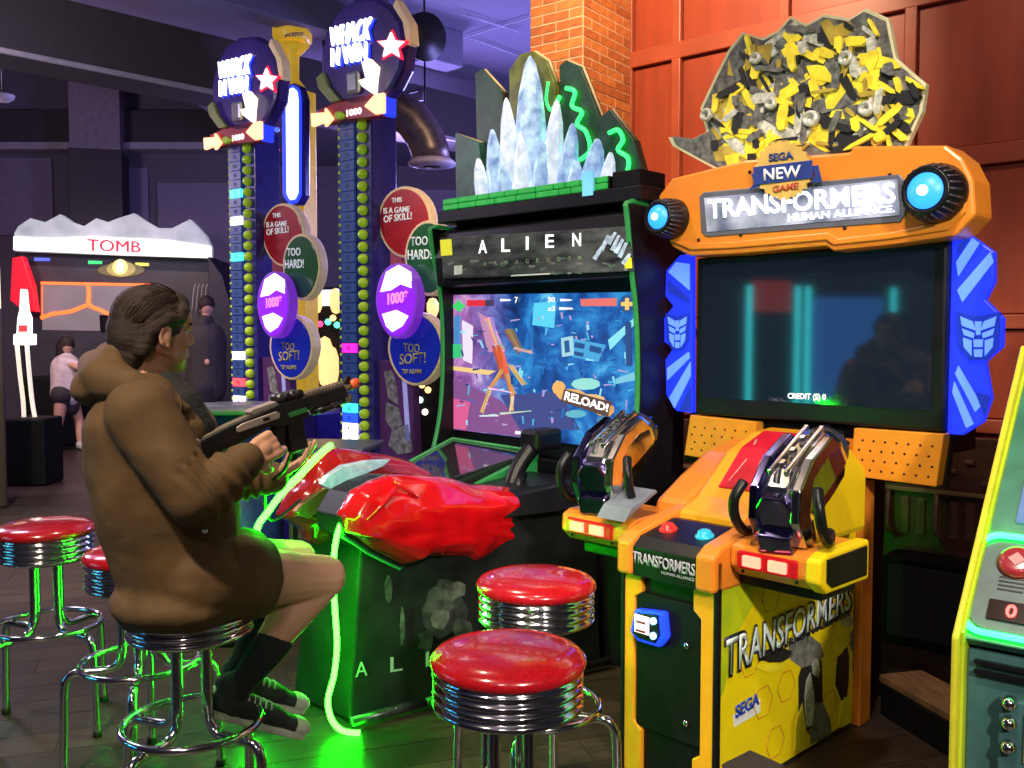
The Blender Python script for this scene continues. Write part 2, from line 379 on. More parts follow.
# ================================================================== STOOLS
M_chrome = mat('polished_chrome', (.72, .72, .74), .10, 1, var=.03)
M_cush = mat('red_glitter_vinyl', (.42, .006, .012), .22, 0, var=.25, scale=160, coat=.8)
def make_stool():
    t = empty('bar_stool', (0, 0, 0), 0)
    obj('seat_cushion', lathe([(r, z + .05) for r, z in ((0, .70), (.168, .70), (.178, .706), (.182, .716), (.180, .726), (.168, .738), (.14, .747), (.10, .754), (.05, .758), (0, .759))], 48), M_cush, t)
    prof = [(0, .604), (.150, .604), (.158, .610)]
    for k in range(4):
        z = .612 + k * .0225
        prof += [(.166, z), (.174, z + .004), (.1765, z + .010), (.174, z + .016), (.166, z + .020)]
    prof += [(.170, .703), (0, .703)]
    prof = [(r, z + .05) for r, z in prof]
    obj('chrome_band', lathe(prof, 48), M_chrome, t)
    obj('foot_ring', tube([(.192 * math.cos(k * math.pi / 24), .192 * math.sin(k * math.pi / 24), .400) for k in range(48)], .0115, 12, True), M_chrome, t)
    for k in range(4):
        a = math.radians(45 + 90 * k)
        pr = [(.058, .656), (.058, .52), (.060, .44), (.068, .405), (.088, .383), (.12, .376), (.18, .376), (.215, .373), (.236, .356), (.245, .325), (.248, .25), (.252, .12), (.256, .012)]
        pts = smoothline([(r * math.cos(a), r * math.sin(a), z) for r, z in pr], 4)
        lg = obj('leg', tube(pts, .0145, 12), M_chrome, t)
        obj('rubber_foot', lathe([(0, 0), (.017, 0), (.017, .02), (.013, .026), (0, .026)], 14), mat('black_rubber', (.012, .012, .012), .7), lg, loc=(.256 * math.cos(a), .256 * math.sin(a), 0))
    return t
stool0 = make_stool()
for k, (px, py, d, rz, lab) in enumerate((
    (508, 660, 2.12, 12, 'red topped chrome bar stool nearest the viewer, bottom centre'),
    (536, 597, 2.77, 30, 'red topped chrome bar stool half hidden behind the front one'),
    (190, 600, 2.64, 22, 'chrome bar stool the woman in the brown jacket sits on'),
    (45, 520, 3.56, 20, 'red topped chrome bar stool at the left edge of the room'),
    (139, 560, 3.15, 60, 'chrome bar stool mostly hidden behind the seated woman'))):
    s = stool0 if k == 0 else copy_tree(stool0)
    p = at(px, py, d); s.location = (p.x, p.y, 0); s.rotation_euler = (0, 0, math.radians(rz))
    tag(s, lab, 'stool', 'red vinyl bar stools')
# ================================================================== YELLOW TWO-GUN CABINET (right of centre)
ta = -math.atan2(.728, .685); T = Fr((.519, 3.058, 0), ta)
tf = empty('gun_arcade_cabinet', T.O, ta, 'orange and yellow two-gun arcade cabinet with big dark screen and yellow machine-part topper', 'arcade machine')
M_or = mat('orange_plastic', (.72, .22, .022), .32, var=.05, coat=.25); M_or2 = mat('orange_yellow_plastic', (.85, .36, .015), .3, var=.05, coat=.3)
M_ye = mat('yellow_plastic', (.88, .60, .01), .3, var=.04, coat=.3); M_bk = mat('black_plastic', (.006, .006, .008), .35, var=.2, spec=.3); M_bkm = mat('matt_black', (.005, .005, .006), .6, var=.2, spec=.15)
M_gm = mat('gunmetal', (.10, .10, .11), .3, .8, var=.4, scale=30); M_dkred = mat('dark_red_lens', (.35, .005, .01), .2, 0, (1, .02, .03), .12)
M_pu = mat('violet_mirror_chrome', (.20, .18, .42), .09, 1, var=.25, scale=9); M_sil = mat('silver_chrome', (.70, .69, .70), .14, 1, var=.15, scale=22)
M_scr_tf = mat('dark_glass_screen', (.006, .008, .014), .045, 0, (.02, .05, .09), .10, var=.1, coat=1)
M_white_g = glow('lit_white', (1, .98, 1), 1.6); M_print_w = mat('white_print', (.80, .82, .84), .4)
M_blue_g = glow('blue_wing_light', (.012, .03, 1), .75); M_lblue = glow('pale_blue_light', (.10, .22, 1), .95); M_dblue = mat('dark_blue_print', (.01, .02, .22), .3, 0, (.01, .03, .5), .5)
def Q(fr, pts, Y): return [fr.Y(x, y, Y) for x, y in pts]
def QX(fr, pts, X): return [fr.X(x, y, X) for x, y in pts]
def panel_y(name, fr, pts, y0, y1, m, parent, bevel=.004): return obj(name, prism([fr.fy(x, y, y0) for x, y in pts], y0, y1), m, parent, bevel=bevel)
# pedestal
hw = .187
body = obj('pedestal', box(-hw + .012, hw - .012, .02, .93, 0, .80), M_bk, tf, bevel=.01)
# front: orange frame strips around a black coin door
fl = [T.fy(x, y, 0) for x, y in ((626, 540), (641, 545), (641, 590), (635, 592), (635, 730), (648, 742))]
z_top = .835
for s, poly in ((-1, [(-hw, 0), (-hw + .075, 0), (-hw + .075, .16), (-hw + .045, .185), (-hw + .045, .62), (-hw + .075, .64), (-hw + .075, .70), (-hw, .70)]),
                (1, [(hw, 0), (hw - .085, 0), (hw - .085, .13), (hw - .055, .15), (hw - .055, .60), (hw - .085, .625), (hw - .085, .70), (hw, .70)])):
    obj('front_strip', prism(poly, 0, .03), M_or2, tf, bevel=.005)
obj('edge_trim', box(hw - .004, hw + .012, -.005, .022, 0, .80), M_bk, tf, bevel=.004)
obj('edge_trim', box(-hw - .012, -hw + .004, -.005, .022, 0, .80), M_bk, tf, bevel=.004)
door = obj('coin_door', box(-hw + .05, hw - .06, .006, .03, .17, .64), M_bkm, tf, bevel=.004)
for x, z in ((.075, .50), (.075, .24)): obj('lock', lathe([(0, 0), (.011, 0), (.011, .008), (0, .010)], 16), M_sil, door, loc=(x, .006, z), rot=(math.pi / 2, 0, 0))
cu_ = obj('card_reader', prism([(-.145, .50), (-.125, .585), (.0, .60), (.012, .515), (-.02, .475), (-.11, .475)], -.022, .01), glow('reader_blue_light', (.008, .035, 1), 1.4), tf, bevel=.01)
obj('reader_face', prism([(-.128, .50), (-.112, .575), (-.02, .588), (-.012, .52), (-.03, .488), (-.10, .488)], -.028, -.02), M_bk, cu_, bevel=.004)
obj('reader_screen', box(-.115, -.055, -.032, -.026, .512, .572), glow('reader_screen_glow', (1, .75, .8), 1.3), cu_)
for z in (.515, .545): obj('reader_print', box(-.108, -.068, -.0335, -.031, z, z + .008), mat('dark_print_red', (.2, .01, .02), .5), cu_)
for z in (.515, .565): obj('reader_button', lathe([(0, 0), (.012, 0), (.012, .01), (0, .012)], 16), glow('reader_blue_bright', (.2, .5, 1), 3), cu_, loc=(-.035, -.026, z), rot=(math.pi / 2, 0, 0))
# sloping head of the pedestal: black fascia with lettering, orange corner blocks, buttons on top
head = obj('console_head', prismx([(-.02, .70), (-.02, .80), (.02, .832), (.20, .868), (.28, .86), (.28, .70)], -hw + .05, hw - .055), M_bk, tf, bevel=.004)
for x0, x1 in ((-hw - .012, -hw + .055), (hw - .06, hw + .012)):
    obj('corner_block', prismx([(-.03, .70), (-.03, .815), (.02, .845), (.24, .89), (.34, .90), (.34, .70)], x0, x1), M_or, tf, bevel=.012)
text_quad('lettering', 'TRANSFORMERS', [(-hw + .056, -.02, .745), (hw - .062, -.02, .745), (hw - .062, -.02, .785), (-hw + .056, -.02, .785)], mat('grey_violet_print', (.40, .38, .48), .4), head, .01)
text_quad('lettering', 'HUMAN ALLIANCE', [(-.01, -.02, .728), (hw - .065, -.02, .728), (hw - .065, -.02, .738), (-.01, -.02, .738)], mat('grey_violet_print', (.40, .38, .48)), head, 0, th=.001)
for x, m in ((-.075, mat('red_button', (.7, .02, .02), .2, 0, (1, .03, .02), .25)), (.075, mat('cyan_button', (.02, .35, .5), .2, 0, (.02, .5, .8), .25))):
    bt = obj('start_button', lathe([(0, 0), (.032, 0), (.032, .008), (.024, .012), (.022, .022), (.014, .026), (0, .027)], 24), m, tf, loc=(x, .10, .846), rot=(math.radians(11), 0, 0))
# right side panel: printed yellow sheet, its art in flat printed shapes
XS = hw
M_sheet = mat('yellow_printed_sheet', (.86, .66, .006), .35, var=.03, coat=.2)
side = obj('side_panel', box(XS - .012, XS + .004, .022, .93, .012, .80), M_sheet, tf)
def print_x(name, pts, m, parent, X=XS + .004, th=.0012):
    return obj(name, prismx([T.fx(x, y, X) for x, y in pts], X, X + th), m, parent)
M_lime = mat('lime_print', (.28, .42, .01), .4, var=.15, col2=(.55, .60, .01), scale=5); M_or3 = mat('amber_print', (.82, .42, .01), .4, var=.15)
print_x('printed_shape', [(719, 566), (753, 585), (752, 606), (738, 632), (724, 690), (719, 700)], M_lime, side)
print_x('printed_shape', [(722, 764), (750, 750), (790, 768), (740, 790), (722, 785)], mat('grey_print', (.10, .08, .07), .5), side)
M_line = mat('amber_line_print', (.62, .30, .01), .5)
def hexa(cx, cy, r):
    cy0, cz0 = T.fx(cx, cy, XS + .004); R = r
    bm = bmesh.new(); n = 6
    P = [(cy0 + R * math.cos(k * math.pi / 3), cz0 + R * math.sin(k * math.pi / 3)) for k in range(6)]; P2 = [(cy0 + R * .9 * math.cos(k * math.pi / 3), cz0 + R * .9 * math.sin(k * math.pi / 3)) for k in range(6)]
    for k in range(6):
        q = (k + 1) % 6
        solid([(XS + .0045, *P[k]), (XS + .0045, *P[q]), (XS + .0045, *P2[q]), (XS + .0045, *P2[k])], [(XS + .0052, *P[k]), (XS + .0052, *P[q]), (XS + .0052, *P2[q]), (XS + .0052, *P2[k])], bm)
    obj('hexagon_print', bm, M_line, side)
for cx, cy in ((771, 596), (786, 686), (763, 702), (842, 650), (829, 705), (806, 720), (775, 742), (750, 660), (838, 612)): hexa(cx, cy, .062)
# generic dark machine-part art on the right half of the panel
M_art = [mat('art_black', (.016, .015, .016), .5), mat('art_grey', (.16, .16, .16), .5, var=.5, scale=40), mat('art_yellow', (.85, .70, .02), .5), mat('art_light', (.45, .45, .43), .5, var=.4, scale=60)]
rnd = random.Random(4)
for k, (cx, cy, w, h, mi) in enumerate(((812, 690, 16, 62, 0), (806, 650, 20, 22, 1), (820, 730, 12, 40, 1), (843, 672, 9, 40, 0), (838, 640, 10, 22, 2), (800, 735, 8, 34, 2), (846, 715, 9, 30, 2),
        (775, 655, 20, 10, 0), (770, 668, 18, 5, 2), (812, 612, 9, 14, 2), (855, 640, 6, 20, 1), (868, 600, 7, 26, 0), (862, 560, 6, 26, 2), (872, 640, 5, 30, 1), (808, 700, 6, 30, 3), (815, 668, 5, 12, 3), (828, 752, 14, 16, 0), (845, 620, 8, 10, 3))):
    pts = [(cx + w * rnd.uniform(.6, 1) * math.cos(t), cy + h * rnd.uniform(.6, 1) * math.sin(t)) for t in [i * math.pi / 4 + .3 for i in range(8)]]
    pts = [(x, y) for x, y in pts]
    P = [T.fx(x, y, XS + .004) for x, y in pts]; P = [(min(.925, a), max(.02, min(.795, b))) for a, b in P]
    obj('machine_art', prismx(P, XS + .0045, XS + .0052 + k * .0003), M_art[mi], side)
def tq(name, s, pts, X, m, parent, **k): return text_quad(name, s, QX(T, pts, X), m, parent, **k)
M_ttxt = mat('silver_blue_print', (.72, .84, .90), .4, 0, var=.12, scale=30); M_tdark = mat('navy_print', (.01, .015, .03), .5)
tq('lettering', 'TRANSFORMERS', [(724, 681), (852, 612), (853, 583), (724, 637)], XS + .008, M_tdark, side, bold=.045, shear=.05, th=.0008)
tq('lettering', 'TRANSFORMERS', [(726, 677), (850, 609), (851, 585), (726, 640)], XS + .0095, M_ttxt, side, bold=.012, shear=.05, th=.001)
tq('lettering', 'HUMAN ALLIANCE', [(785, 648), (850, 615), (850, 607), (785, 640)], XS + .008, M_tdark, side, bold=.02, th=.001)
lb = obj('sticker', prismx([T.fx(x, y, XS + .004) for x, y in ((733, 715), (760, 699), (760, 712), (734, 727))], XS + .004, XS + .005), mat('white_print', (.8, .8, .8)), side)
tq('lettering', 'SEGA', [(735, 719), (759, 704), (759, 691), (735, 706)], XS + .006, mat('sega_blue', (.02, .06, .55), .4), side, bold=.04, th=.001)
# orange post at the back of the panel and console hump up to the screen
obj('rear_post', box(XS - .05, XS + .035, .93, 1.02, 0, 1.12), M_or, tf, bevel=.006)
obj('hump', prismx([(.24, .70), (.24, .885), (.36, .93), (.55, 1.08), (.72, 1.14), (.86, 1.15), (.86, .70)], -.15, .13), M_or2, tf, bevel=.02)
obj('hump_shoulder', prismx([(.30, .78), (.30, .90), (.46, .985), (.62, 1.06), (.80, 1.10), (.86, 1.08), (.86, .78)], -.30, -.15), M_or, tf, bevel=.03)
obj('hump_shoulder', prismx([(.30, .80), (.30, .90), (.42, .97), (.56, 1.10), (.66, 1.13), (.80, 1.03), (.80, .80)], .13, .30), M_ye, tf, bevel=.025)
rp = obj('red_inlay', prismx([(.40, .958), (.55, 1.088), (.70, 1.142), (.70, 1.152), (.545, 1.10), (.395, .968)], -.075, .085), mat('red_inlay_plastic', (.65, .01, .03), .25, coat=.5), tf, bevel=.004)
for s in (-1, 1): obj('inlay_line', tube([(.005 + .05 * s, .42, .987), (.005 + .03 * s, .50, 1.058), (.005 + .05 * s, .60, 1.125)], .003, 6), mat('pink_line', (.9, .5, .5), .4), rp)
# gun mounts: orange bumper with two red lamps
def bumper(x0, x1, pxs, yel):
    g = obj('gun_mount', prismx([(.055, .785), (.06, .848), (.10, .864), (.36, .865), (.36, .745), (.10, .745)], x0, x1), M_or, tf, bevel=.012)
    w = x1 - x0
    obj('lamp_frame', box(x0 + .11 * w, x1 - .22 * w, .046, .066, .782, .838), M_dkred, g, bevel=.006)
    for k in range(2):
        a = x0 + (.19 + .29 * k) * w
        obj('brake_lamp', box(a, a + .2 * w, .036, .056, .793, .828), glow('red_lamp_glow', (1, .16, .10), 2.4), g, bevel=.004)
    if yel: obj('bumper_end', prismx([(.050, .78), (.053, .85), (.10, .867), (.37, .87), (.37, .742), (.10, .742)], x1 - .045, x1 + .004), M_ye, g, bevel=.01); obj('end_plate', prismx([(.09, .78), (.09, .85), (.34, .855), (.34, .76), (.12, .76)], x1 + .003, x1 + .012), M_bk, g, bevel=.003)
    for xx in (x0 + .15 * w, x1 - .25 * w): obj('screw', lathe([(0, 0), (.006, 0), (.006, .003), (0, .004)], 10), M_bk, g, loc=(xx, .066, .77), rot=(math.pi / 2, 0, 0))
    return g
bumper(hw + .012, hw + .325, None, True); bumper(-hw - .36, -hw - .03, None, False)
obj('mount_arm', box(hw, hw + .30, .12, .34, .71, .75), M_bk, tf, bevel=.006); obj('mount_arm', box(-hw - .30, -hw, .12, .34, .70, .74), M_bk, tf, bevel=.006)
# blocky chrome guns
def gun(loc, yaw, pitch, roll=0):
    g = empty('mounted_gun', loc); g.parent = tf; g.rotation_euler = (pitch, roll, yaw)   # local +y = muzzle
    body = [(-.085, -.06), (-.10, .0), (-.085, .075), (-.045, .115), (.045, .115), (.085, .075), (.10, .0), (.085, -.06)]
    bm = bmesh.new(); prev = None
    secs = [(-.13, .62, -.02), (-.10, .80, -.01), (-.02, .98, 0), (.10, 1.0, .004), (.20, .95, .004), (.25, .80, 0)]
    rings = [[bm.verts.new((x * s, y, z * s + dz)) for x, z in body] for y, s, dz in secs]
    for A, Bq in zip(rings, rings[1:]):
        for k in range(8): bm.faces.new((A[k], A[(k + 1) % 8], Bq[(k + 1) % 8], Bq[k]))
    bm.faces.new(rings[0][::-1]); bm.faces.new(rings[-1])
    obj('gun_body', bm, M_sil, g, bevel=.008)
    obj('rear_plate', prism([(-.05, -.075), (-.062, .03), (-.035, .07), (.035, .07), (.062, .03), (.05, -.075)], -.150, -.11), M_pu, g, bevel=.006)
    obj('rear_step', prismx([(-.185, -.115), (-.185, -.05), (-.13, -.03), (-.08, -.03), (-.08, -.13)], -.055, .055), M_pu, g, bevel=.005)
    for s in (-1, 1):
        obj('side_fin', prismx([(-.15, -.10), (-.165, .0), (-.12, .085), (.0, .13), (.16, .125), (.22, .06), (.16, .02), (-.02, .06), (-.08, -.02), (-.09, -.10)], s * .068 - .016, s * .068 + .016), M_sil if s > 0 else M_pu, g, bevel=.006)
        obj('top_rib', box(s * .026 - .008, s * .026 + .008, -.08, .22, .108, .128), M_sil, g, bevel=.004)
        obj('handle', tube(smoothline([(s * .105, -.02, -.12), (s * .135, -.10, -.10), (s * .142, -.14, -.03), (s * .138, -.13, .04), (s * .12, -.08, .075)], 5), .017, 10), M_bk, g)
    obj('muzzle_cluster', lathe([(.0, 0), (.07, 0), (.078, .01), (.078, .04), (.07, .05), (.055, .05), (.05, .02), (0, .02)], 12), M_gm, g, loc=(0, .245, .01), rot=(-math.pi / 2, 0, 0))
    for k in range(8):
        t = k * math.pi / 4; obj('barrel', tube([(.055 * math.cos(t), .24, .01 + .055 * math.sin(t)), (.055 * math.cos(t), .315, .01 + .055 * math.sin(t))], .013, 8), M_sil, g)
    for k in range(6): obj('greeble', box(-.02 + .02 * (k % 2), .0 + .02 * (k % 2), -.03 + k * .04, -.005 + k * .04, .112, .126), M_gm if k % 2 else M_sil, g, bevel=.003)
    obj('neck', tube([(0, 0, -.06), (0, 0, -.17)], .045, 14), M_bk, g)
    return g
gun((hw + .165, .185, 1.02), math.radians(6), math.radians(24))
gun((-hw - .24, .20, 1.03), math.radians(14), math.radians(20))
pl = obj('grey_flap', prismx([(.02, .865), (.06, .91), (.20, .96), (.21, .95), (.07, .89)], -hw - .15, -hw - .02), mat('grey_blue_plastic', (.16, .18, .24), .4), tf, bevel=.003)
# ------------------------------------------------------------------ screen tower
YS = .893; xl, zb = T.fy(695, 414, YS); xr, zt = T.fy(948, 240, YS)
obj('tower_body', box(xl + .04, xr - .04, YS + .07, YS + .42, zb - .10, zt + .03), M_bkm, tf, bevel=.01)
obj('tower_stem', box(-.36, .13, YS + .07, YS + .42, .0, zb - .09), M_bkm, tf, bevel=.01)
bz = obj('screen_bezel', box(xl, xr, YS, YS + .08, zb, zt), M_bk, tf, bevel=.012)
obj('screen', box(xl + .035, xr - .045, YS - .003, YS + .02, zb + .075, zt - .03), M_scr_tf, tf)
text_quad('lettering', 'CREDIT (S) 0', Q(T, ((788, 400), (826, 402), (826, 394), (788, 393)), YS - .005), glow('credit_text', (1, 1, 1), 1.2), tf, .01, th=.001)
# lower fascia
panel_y('lower_fascia', T, ((690, 412), (952, 436), (945, 488), (684, 462)), YS + .05, YS + .09, M_bkm, tf)
M_perf = mat('amber_perforated_panel', (.72, .27, .02), .4, var=.06)
hole_me = mesh_of(lathe([(0, 0), (.0045, 0), (.0045, .001), (0, .001)], 8)); hole_me.materials.append(M_bk); hole_me.name = 'hole'
for pts in (((690, 415), (756, 422), (755, 468), (684, 455)), ((854, 428), (944, 434), (936, 487), (850, 476))):
    pn = panel_y('perforated_panel', T, pts, YS - .01, YS + .05, M_perf, tf)
    xa, za = T.fy(*pts[3], YS - .01); xb, zb2 = T.fy(*pts[1], YS - .01); n = 7 if pts[0][0] > 800 else 6
    for i in range(n):
        for j in range(4):
            x = xa + (i + .8 + .3 * (j % 2)) * (xb - xa) / (n + 1); z = za + .03 + j * (zb2 - za - .04) / 4
            h = bpy.data.objects.new('hole', hole_me); C.objects.link(h); h.parent = pn; h.location = (x, YS - .0102, z); h.rotation_euler = (math.pi / 2, 0, 0)
# blue lit wings with emblem
def wing(pxs, emb, mid):
    wq = panel_y('light_wing', T, pxs, YS + .03, YS + .06, M_blue_g, tf, bevel=.004)
    return wq
wr = wing([(952, 236), (970, 235), (994, 252), (994, 282), (985, 300), (1003, 318), (1002, 347), (985, 362), (991, 398), (983, 422), (962, 435), (947, 434)], None, None)
wl = wing([(692, 254), (680, 255), (666, 270), (665, 296), (673, 306), (664, 318), (664, 342), (673, 348), (665, 360), (666, 395), (676, 411), (692, 413)], None, None)
def facets(pxl, ms, par):
    for k, pts in enumerate(pxl): panel_y('wing_facet', T, pts, YS + .024 - .0005 * k, YS + .032, ms[k % len(ms)], par, bevel=0)
facets([((956, 262), (972, 238), (979, 243), (958, 276)), ((957, 290), (990, 252), (993, 262), (962, 302)), ((958, 245), (966, 238), (969, 240), (958, 256)),
        ((955, 374), (975, 412), (981, 405), (958, 366)), ((952, 392), (966, 428), (973, 424), (954, 382)), ((975, 392), (990, 396), (984, 416))], [M_lblue, M_lblue, M_dblue], wr)
facets([((689, 264), (676, 262), (668, 272), (689, 290)), ((689, 298), (668, 280), (668, 292), (688, 303)), ((690, 362), (669, 398), (674, 408), (690, 376)), ((690, 386), (679, 410), (690, 411)), ((688, 352), (667, 368), (667, 380), (689, 358))], [M_lblue, M_dblue], wl)
# shield emblem with an angular mask pattern
def emblem(cx, cy, sx, sy, par):
    f = lambda pts: [(cx + a * sx, cy + b * sy) for a, b in pts]
    panel_y('emblem', T, f([(-1.15, -1.05), (0, -.85), (1.15, -1.05), (1.05, .55), (.45, 1.15), (-.45, 1.15), (-1.05, .55)]), YS + .018, YS + .032, M_dblue, par, bevel=0)
    for poly in ([(-.95, -.85), (-.3, -.62), (-.12, -.2), (-.85, -.42)], [(.95, -.85), (.3, -.62), (.12, -.2), (.85, -.42)], [(-.18, -.62), (.18, -.62), (.10, .0), (-.10, .0)],
                 [(-.85, -.3), (-.2, -.08), (-.25, .15), (-.75, .0)], [(.85, -.3), (.2, -.08), (.25, .15), (.75, .0)],
                 [(-.8, .12), (-.35, .25), (-.35, .95), (-.75, .55)], [(.8, .12), (.35, .25), (.35, .95), (.75, .55)], [(-.25, .2), (.25, .2), (.22, .55), (-.22, .55)], [(-.22, .65), (.22, .65), (.2, 1.0), (-.2, 1.0)]):
        panel_y('emblem_plate', T, f(poly), YS + .014, YS + .020, M_lblue, par, bevel=0)
emblem(978, 335, 19, 22, wr); emblem(677, 331, 10, 17, wl)
# ------------------------------------------------------------------ lit marquee housing
YM = YS - .10
hs = panel_y('marquee_housing', T, [(658, 196), (672, 178), (745, 160), (850, 152), (852, 146), (945, 145), (962, 158), (973, 180), (975, 215), (955, 236), (890, 245), (833, 251), (826, 246), (735, 254), (690, 256), (672, 247), (664, 232)], YM, YM + .16, M_or, tf, bevel=.022)
panel_y('housing_rib', T, [(668, 240), (690, 250), (735, 248), (826, 240), (833, 245), (890, 239), (948, 230), (965, 212), (967, 200), (950, 220), (890, 232), (838, 238), (828, 232), (735, 241), (690, 243)], YM - .012, YM + .02, M_or, hs, bevel=.006)
fr_ = panel_y('sign_frame', T, [(699, 196), (704, 192), (899, 174), (904, 180), (905, 214), (900, 222), (706, 237), (701, 232)], YM - .006, YM + .02, mat('sign_frame_grey', (.10, .10, .14), .4), hs, bevel=.004)
def marq_mat():
    m = bpy.data.materials.new('backlit_sign_sheet'); m.use_nodes = True; nt = m.node_tree; b = nt.nodes['Principled BSDF']
    tc = nt.nodes.new('ShaderNodeTexCoord'); nz = nt.nodes.new('ShaderNodeTexNoise'); nz.inputs['Scale'].default_value = 5; nz.inputs['Detail'].default_value = 5
    rp = nt.nodes.new('ShaderNodeValToRGB'); nt.links.new(tc.outputs['Object'], nz.inputs['Vector']); nt.links.new(nz.outputs['Fac'], rp.inputs[0])
    rp.color_ramp.elements[0].color = (.08, .10, .17, 1); rp.color_ramp.elements[0].position = .38; rp.color_ramp.elements[1].color = (.55, .57, .75, 1); rp.color_ramp.elements[1].position = .7
    nt.links.new(rp.outputs[0], b.inputs['Base Color']); nt.links.new(rp.outputs[0], b.inputs['Emission Color']); b.inputs['Emission Strength'].default_value = .28; b.inputs['Roughness'].default_value = .3
    return m
panel_y('sign_sheet', T, [(704, 198), (897, 179), (900, 215), (707, 232)], YM - .009, YM + .01, marq_mat(), hs, bevel=0)
text_quad('lettering', 'TRANSFORMERS', Q(T, ((709, 219), (896, 203), (895, 182), (708, 200)), YM - .011), M_white_g, hs, .02, th=.002)
text_quad('lettering', 'HUMAN ALLIANCE.', Q(T, ((788, 222), (895, 212), (895, 205), (788, 214)), YM - .011), M_white_g, hs, .01, th=.002)
for x, y in ((699, 240), (741, 235), (845, 228), (890, 175), (895, 216), (750, 172)): 
    a, b_ = T.fy(x, y, YM); obj('screw', lathe([(0, 0), (.007, 0), (.007, .004), (0, .004)], 10), M_bk, hs, loc=(a, YM, b_), rot=(math.pi / 2, 0, 0))
# headlights
for (x, y, R, fx, fy) in ((938, 194, .098, 929, 197), (673, 219, .082, 664, 222)):
    a, b_ = T.fy(x, y, YM); 
    hl = obj('headlight', lathe([(R * .68, .10), (R * .78, .11), (R * .85, .10), (R, .03), (R * 1.05, .01), (R * 1.05, -.02), (0, -.02), (0, .04), (R * .68, .05)], 36), M_bk, hs, loc=(a, YM - .005, b_), rot=(math.pi / 2, 0, 0))
    for k in range(24):
        t = k * math.pi / 12; obj('cooling_rib', tube([(R * .84 * math.cos(t), R * .84 * math.sin(t), 0.1), (R * 1.0 * math.cos(t), R * 1.0 * math.sin(t), .035)], .004, 6), mat('dark_rib', (.05, .04, .06), .35), hl)
    obj('lens', lathe([(0, .122), (R * .3, .118), (R * .6, .104), (R * .69, .085), (R * .69, .06), (0, .06)], 30), glow('headlight_blue', (.02, .22, 1), 1.5), hl)
    obj('lens_core', lathe([(0, .132), (R * .12, .131), (R * .18, .125), (R * .18, .11), (0, .11)], 20), glow('headlight_core', (.55, .85, 1), 4), hl)
# round badge
bd = empty('badge', (0, 0, 0)); bd.parent = hs
tag(bd, 'gold rosette badge with blue ribbon')
cx, cy = 783, 170
panel_y('rosette', T, [(cx + (30 if k % 2 else 27) * math.cos(k * math.pi / 24) * .97, cy + (30 if k % 2 else 27) * math.sin(k * math.pi / 24)) for k in range(48)], YM - .03, YM - .02, mat('gold_badge', (.62, .40, .10), .4), bd, bevel=0)
M_nav = mat('ribbon_blue', (.02, .04, .22), .4)
panel_y('ribbon', T, [(753, 167), (812, 160), (812, 178), (754, 185)], YM - .036, YM - .03, M_nav, bd, bevel=.001)
panel_y('ribbon_tail', T, [(751, 174), (758, 172), (760, 186), (748, 191), (754, 183)], YM - .031, YM - .026, M_nav, bd, bevel=.001)
panel_y('ribbon_tail', T, [(810, 166), (818, 165), (822, 182), (810, 183), (815, 175)], YM - .031, YM - .026, M_nav, bd, bevel=.001)
text_quad('lettering', 'NEW', Q(T, ((764, 181), (801, 177), (801, 165), (764, 169)), YM - .037), M_print_w, bd, .02, th=.002)
text_quad('lettering', 'SEGA', Q(T, ((769, 162), (794, 159), (793, 151), (769, 154)), YM - .031), M_nav, bd, .03, th=.002)
text_quad('lettering', 'GAME', Q(T, ((773, 193), (799, 189), (799, 182), (773, 186)), YM - .031), mat('badge_red', (.45, .06, .03), .4), bd, .02, th=.002)
# topper: cut-out board collaged with generic yellow and gunmetal machine plates
YT = YM + .06
out = [(668, 137), (690, 140), (706, 132), (700, 108), (714, 78), (728, 50), (742, 32), (762, 38), (778, 30), (790, 16), (806, 24), (824, 14), (850, 18), (866, 8), (888, 18), (896, 58), (914, 74), (926, 84), (922, 112), (908, 142), (906, 150), (850, 156), (745, 170), (720, 172), (690, 156), (672, 146)]
tp = panel_y('topper_board', T, out, YT, YT + .03, mat('topper_edge', (.62, .58, .36), .5), tf, bevel=.003)
cxs, cys = 800, 95
panel_y('topper_print', T, [(cxs + (x - cxs) * .97, cys + (y - cys) * .965 + .5) for x, y in out], YT - .004, YT + .002, mat('dark_machine_print', (.05, .05, .05), .4, var=.6, scale=34, col2=(.20, .20, .19)), tp, bevel=0)
rnd = random.Random(21)
def inside(x, y, poly):
    c = False; j = len(poly) - 1
    for i in range(len(poly)):
        if (poly[i][1] > y) != (poly[j][1] > y) and x < (poly[j][0] - poly[i][0]) * (y - poly[i][1]) / (poly[j][1] - poly[i][1]) + poly[i][0]: c = not c
        j = i
    return c
M_tp = [mat('topper_yellow', (.72, .56, .03), .35, var=.25, scale=20, emit=(.72, .56, .05), es=.22), mat('topper_grey', (.22, .22, .21), .3, .4, var=.5, scale=40), mat('topper_pale', (.62, .62, .55), .35, .2, var=.4, scale=40), mat('topper_black', (.02, .02, .022), .4), mat('topper_ochre', (.45, .33, .05), .4, var=.3)]  # yellow emission stands in for marquee light spilling on the topper
k = 0; wts = [0, 0, 0, 1, 1, 2, 3, 3, 4]
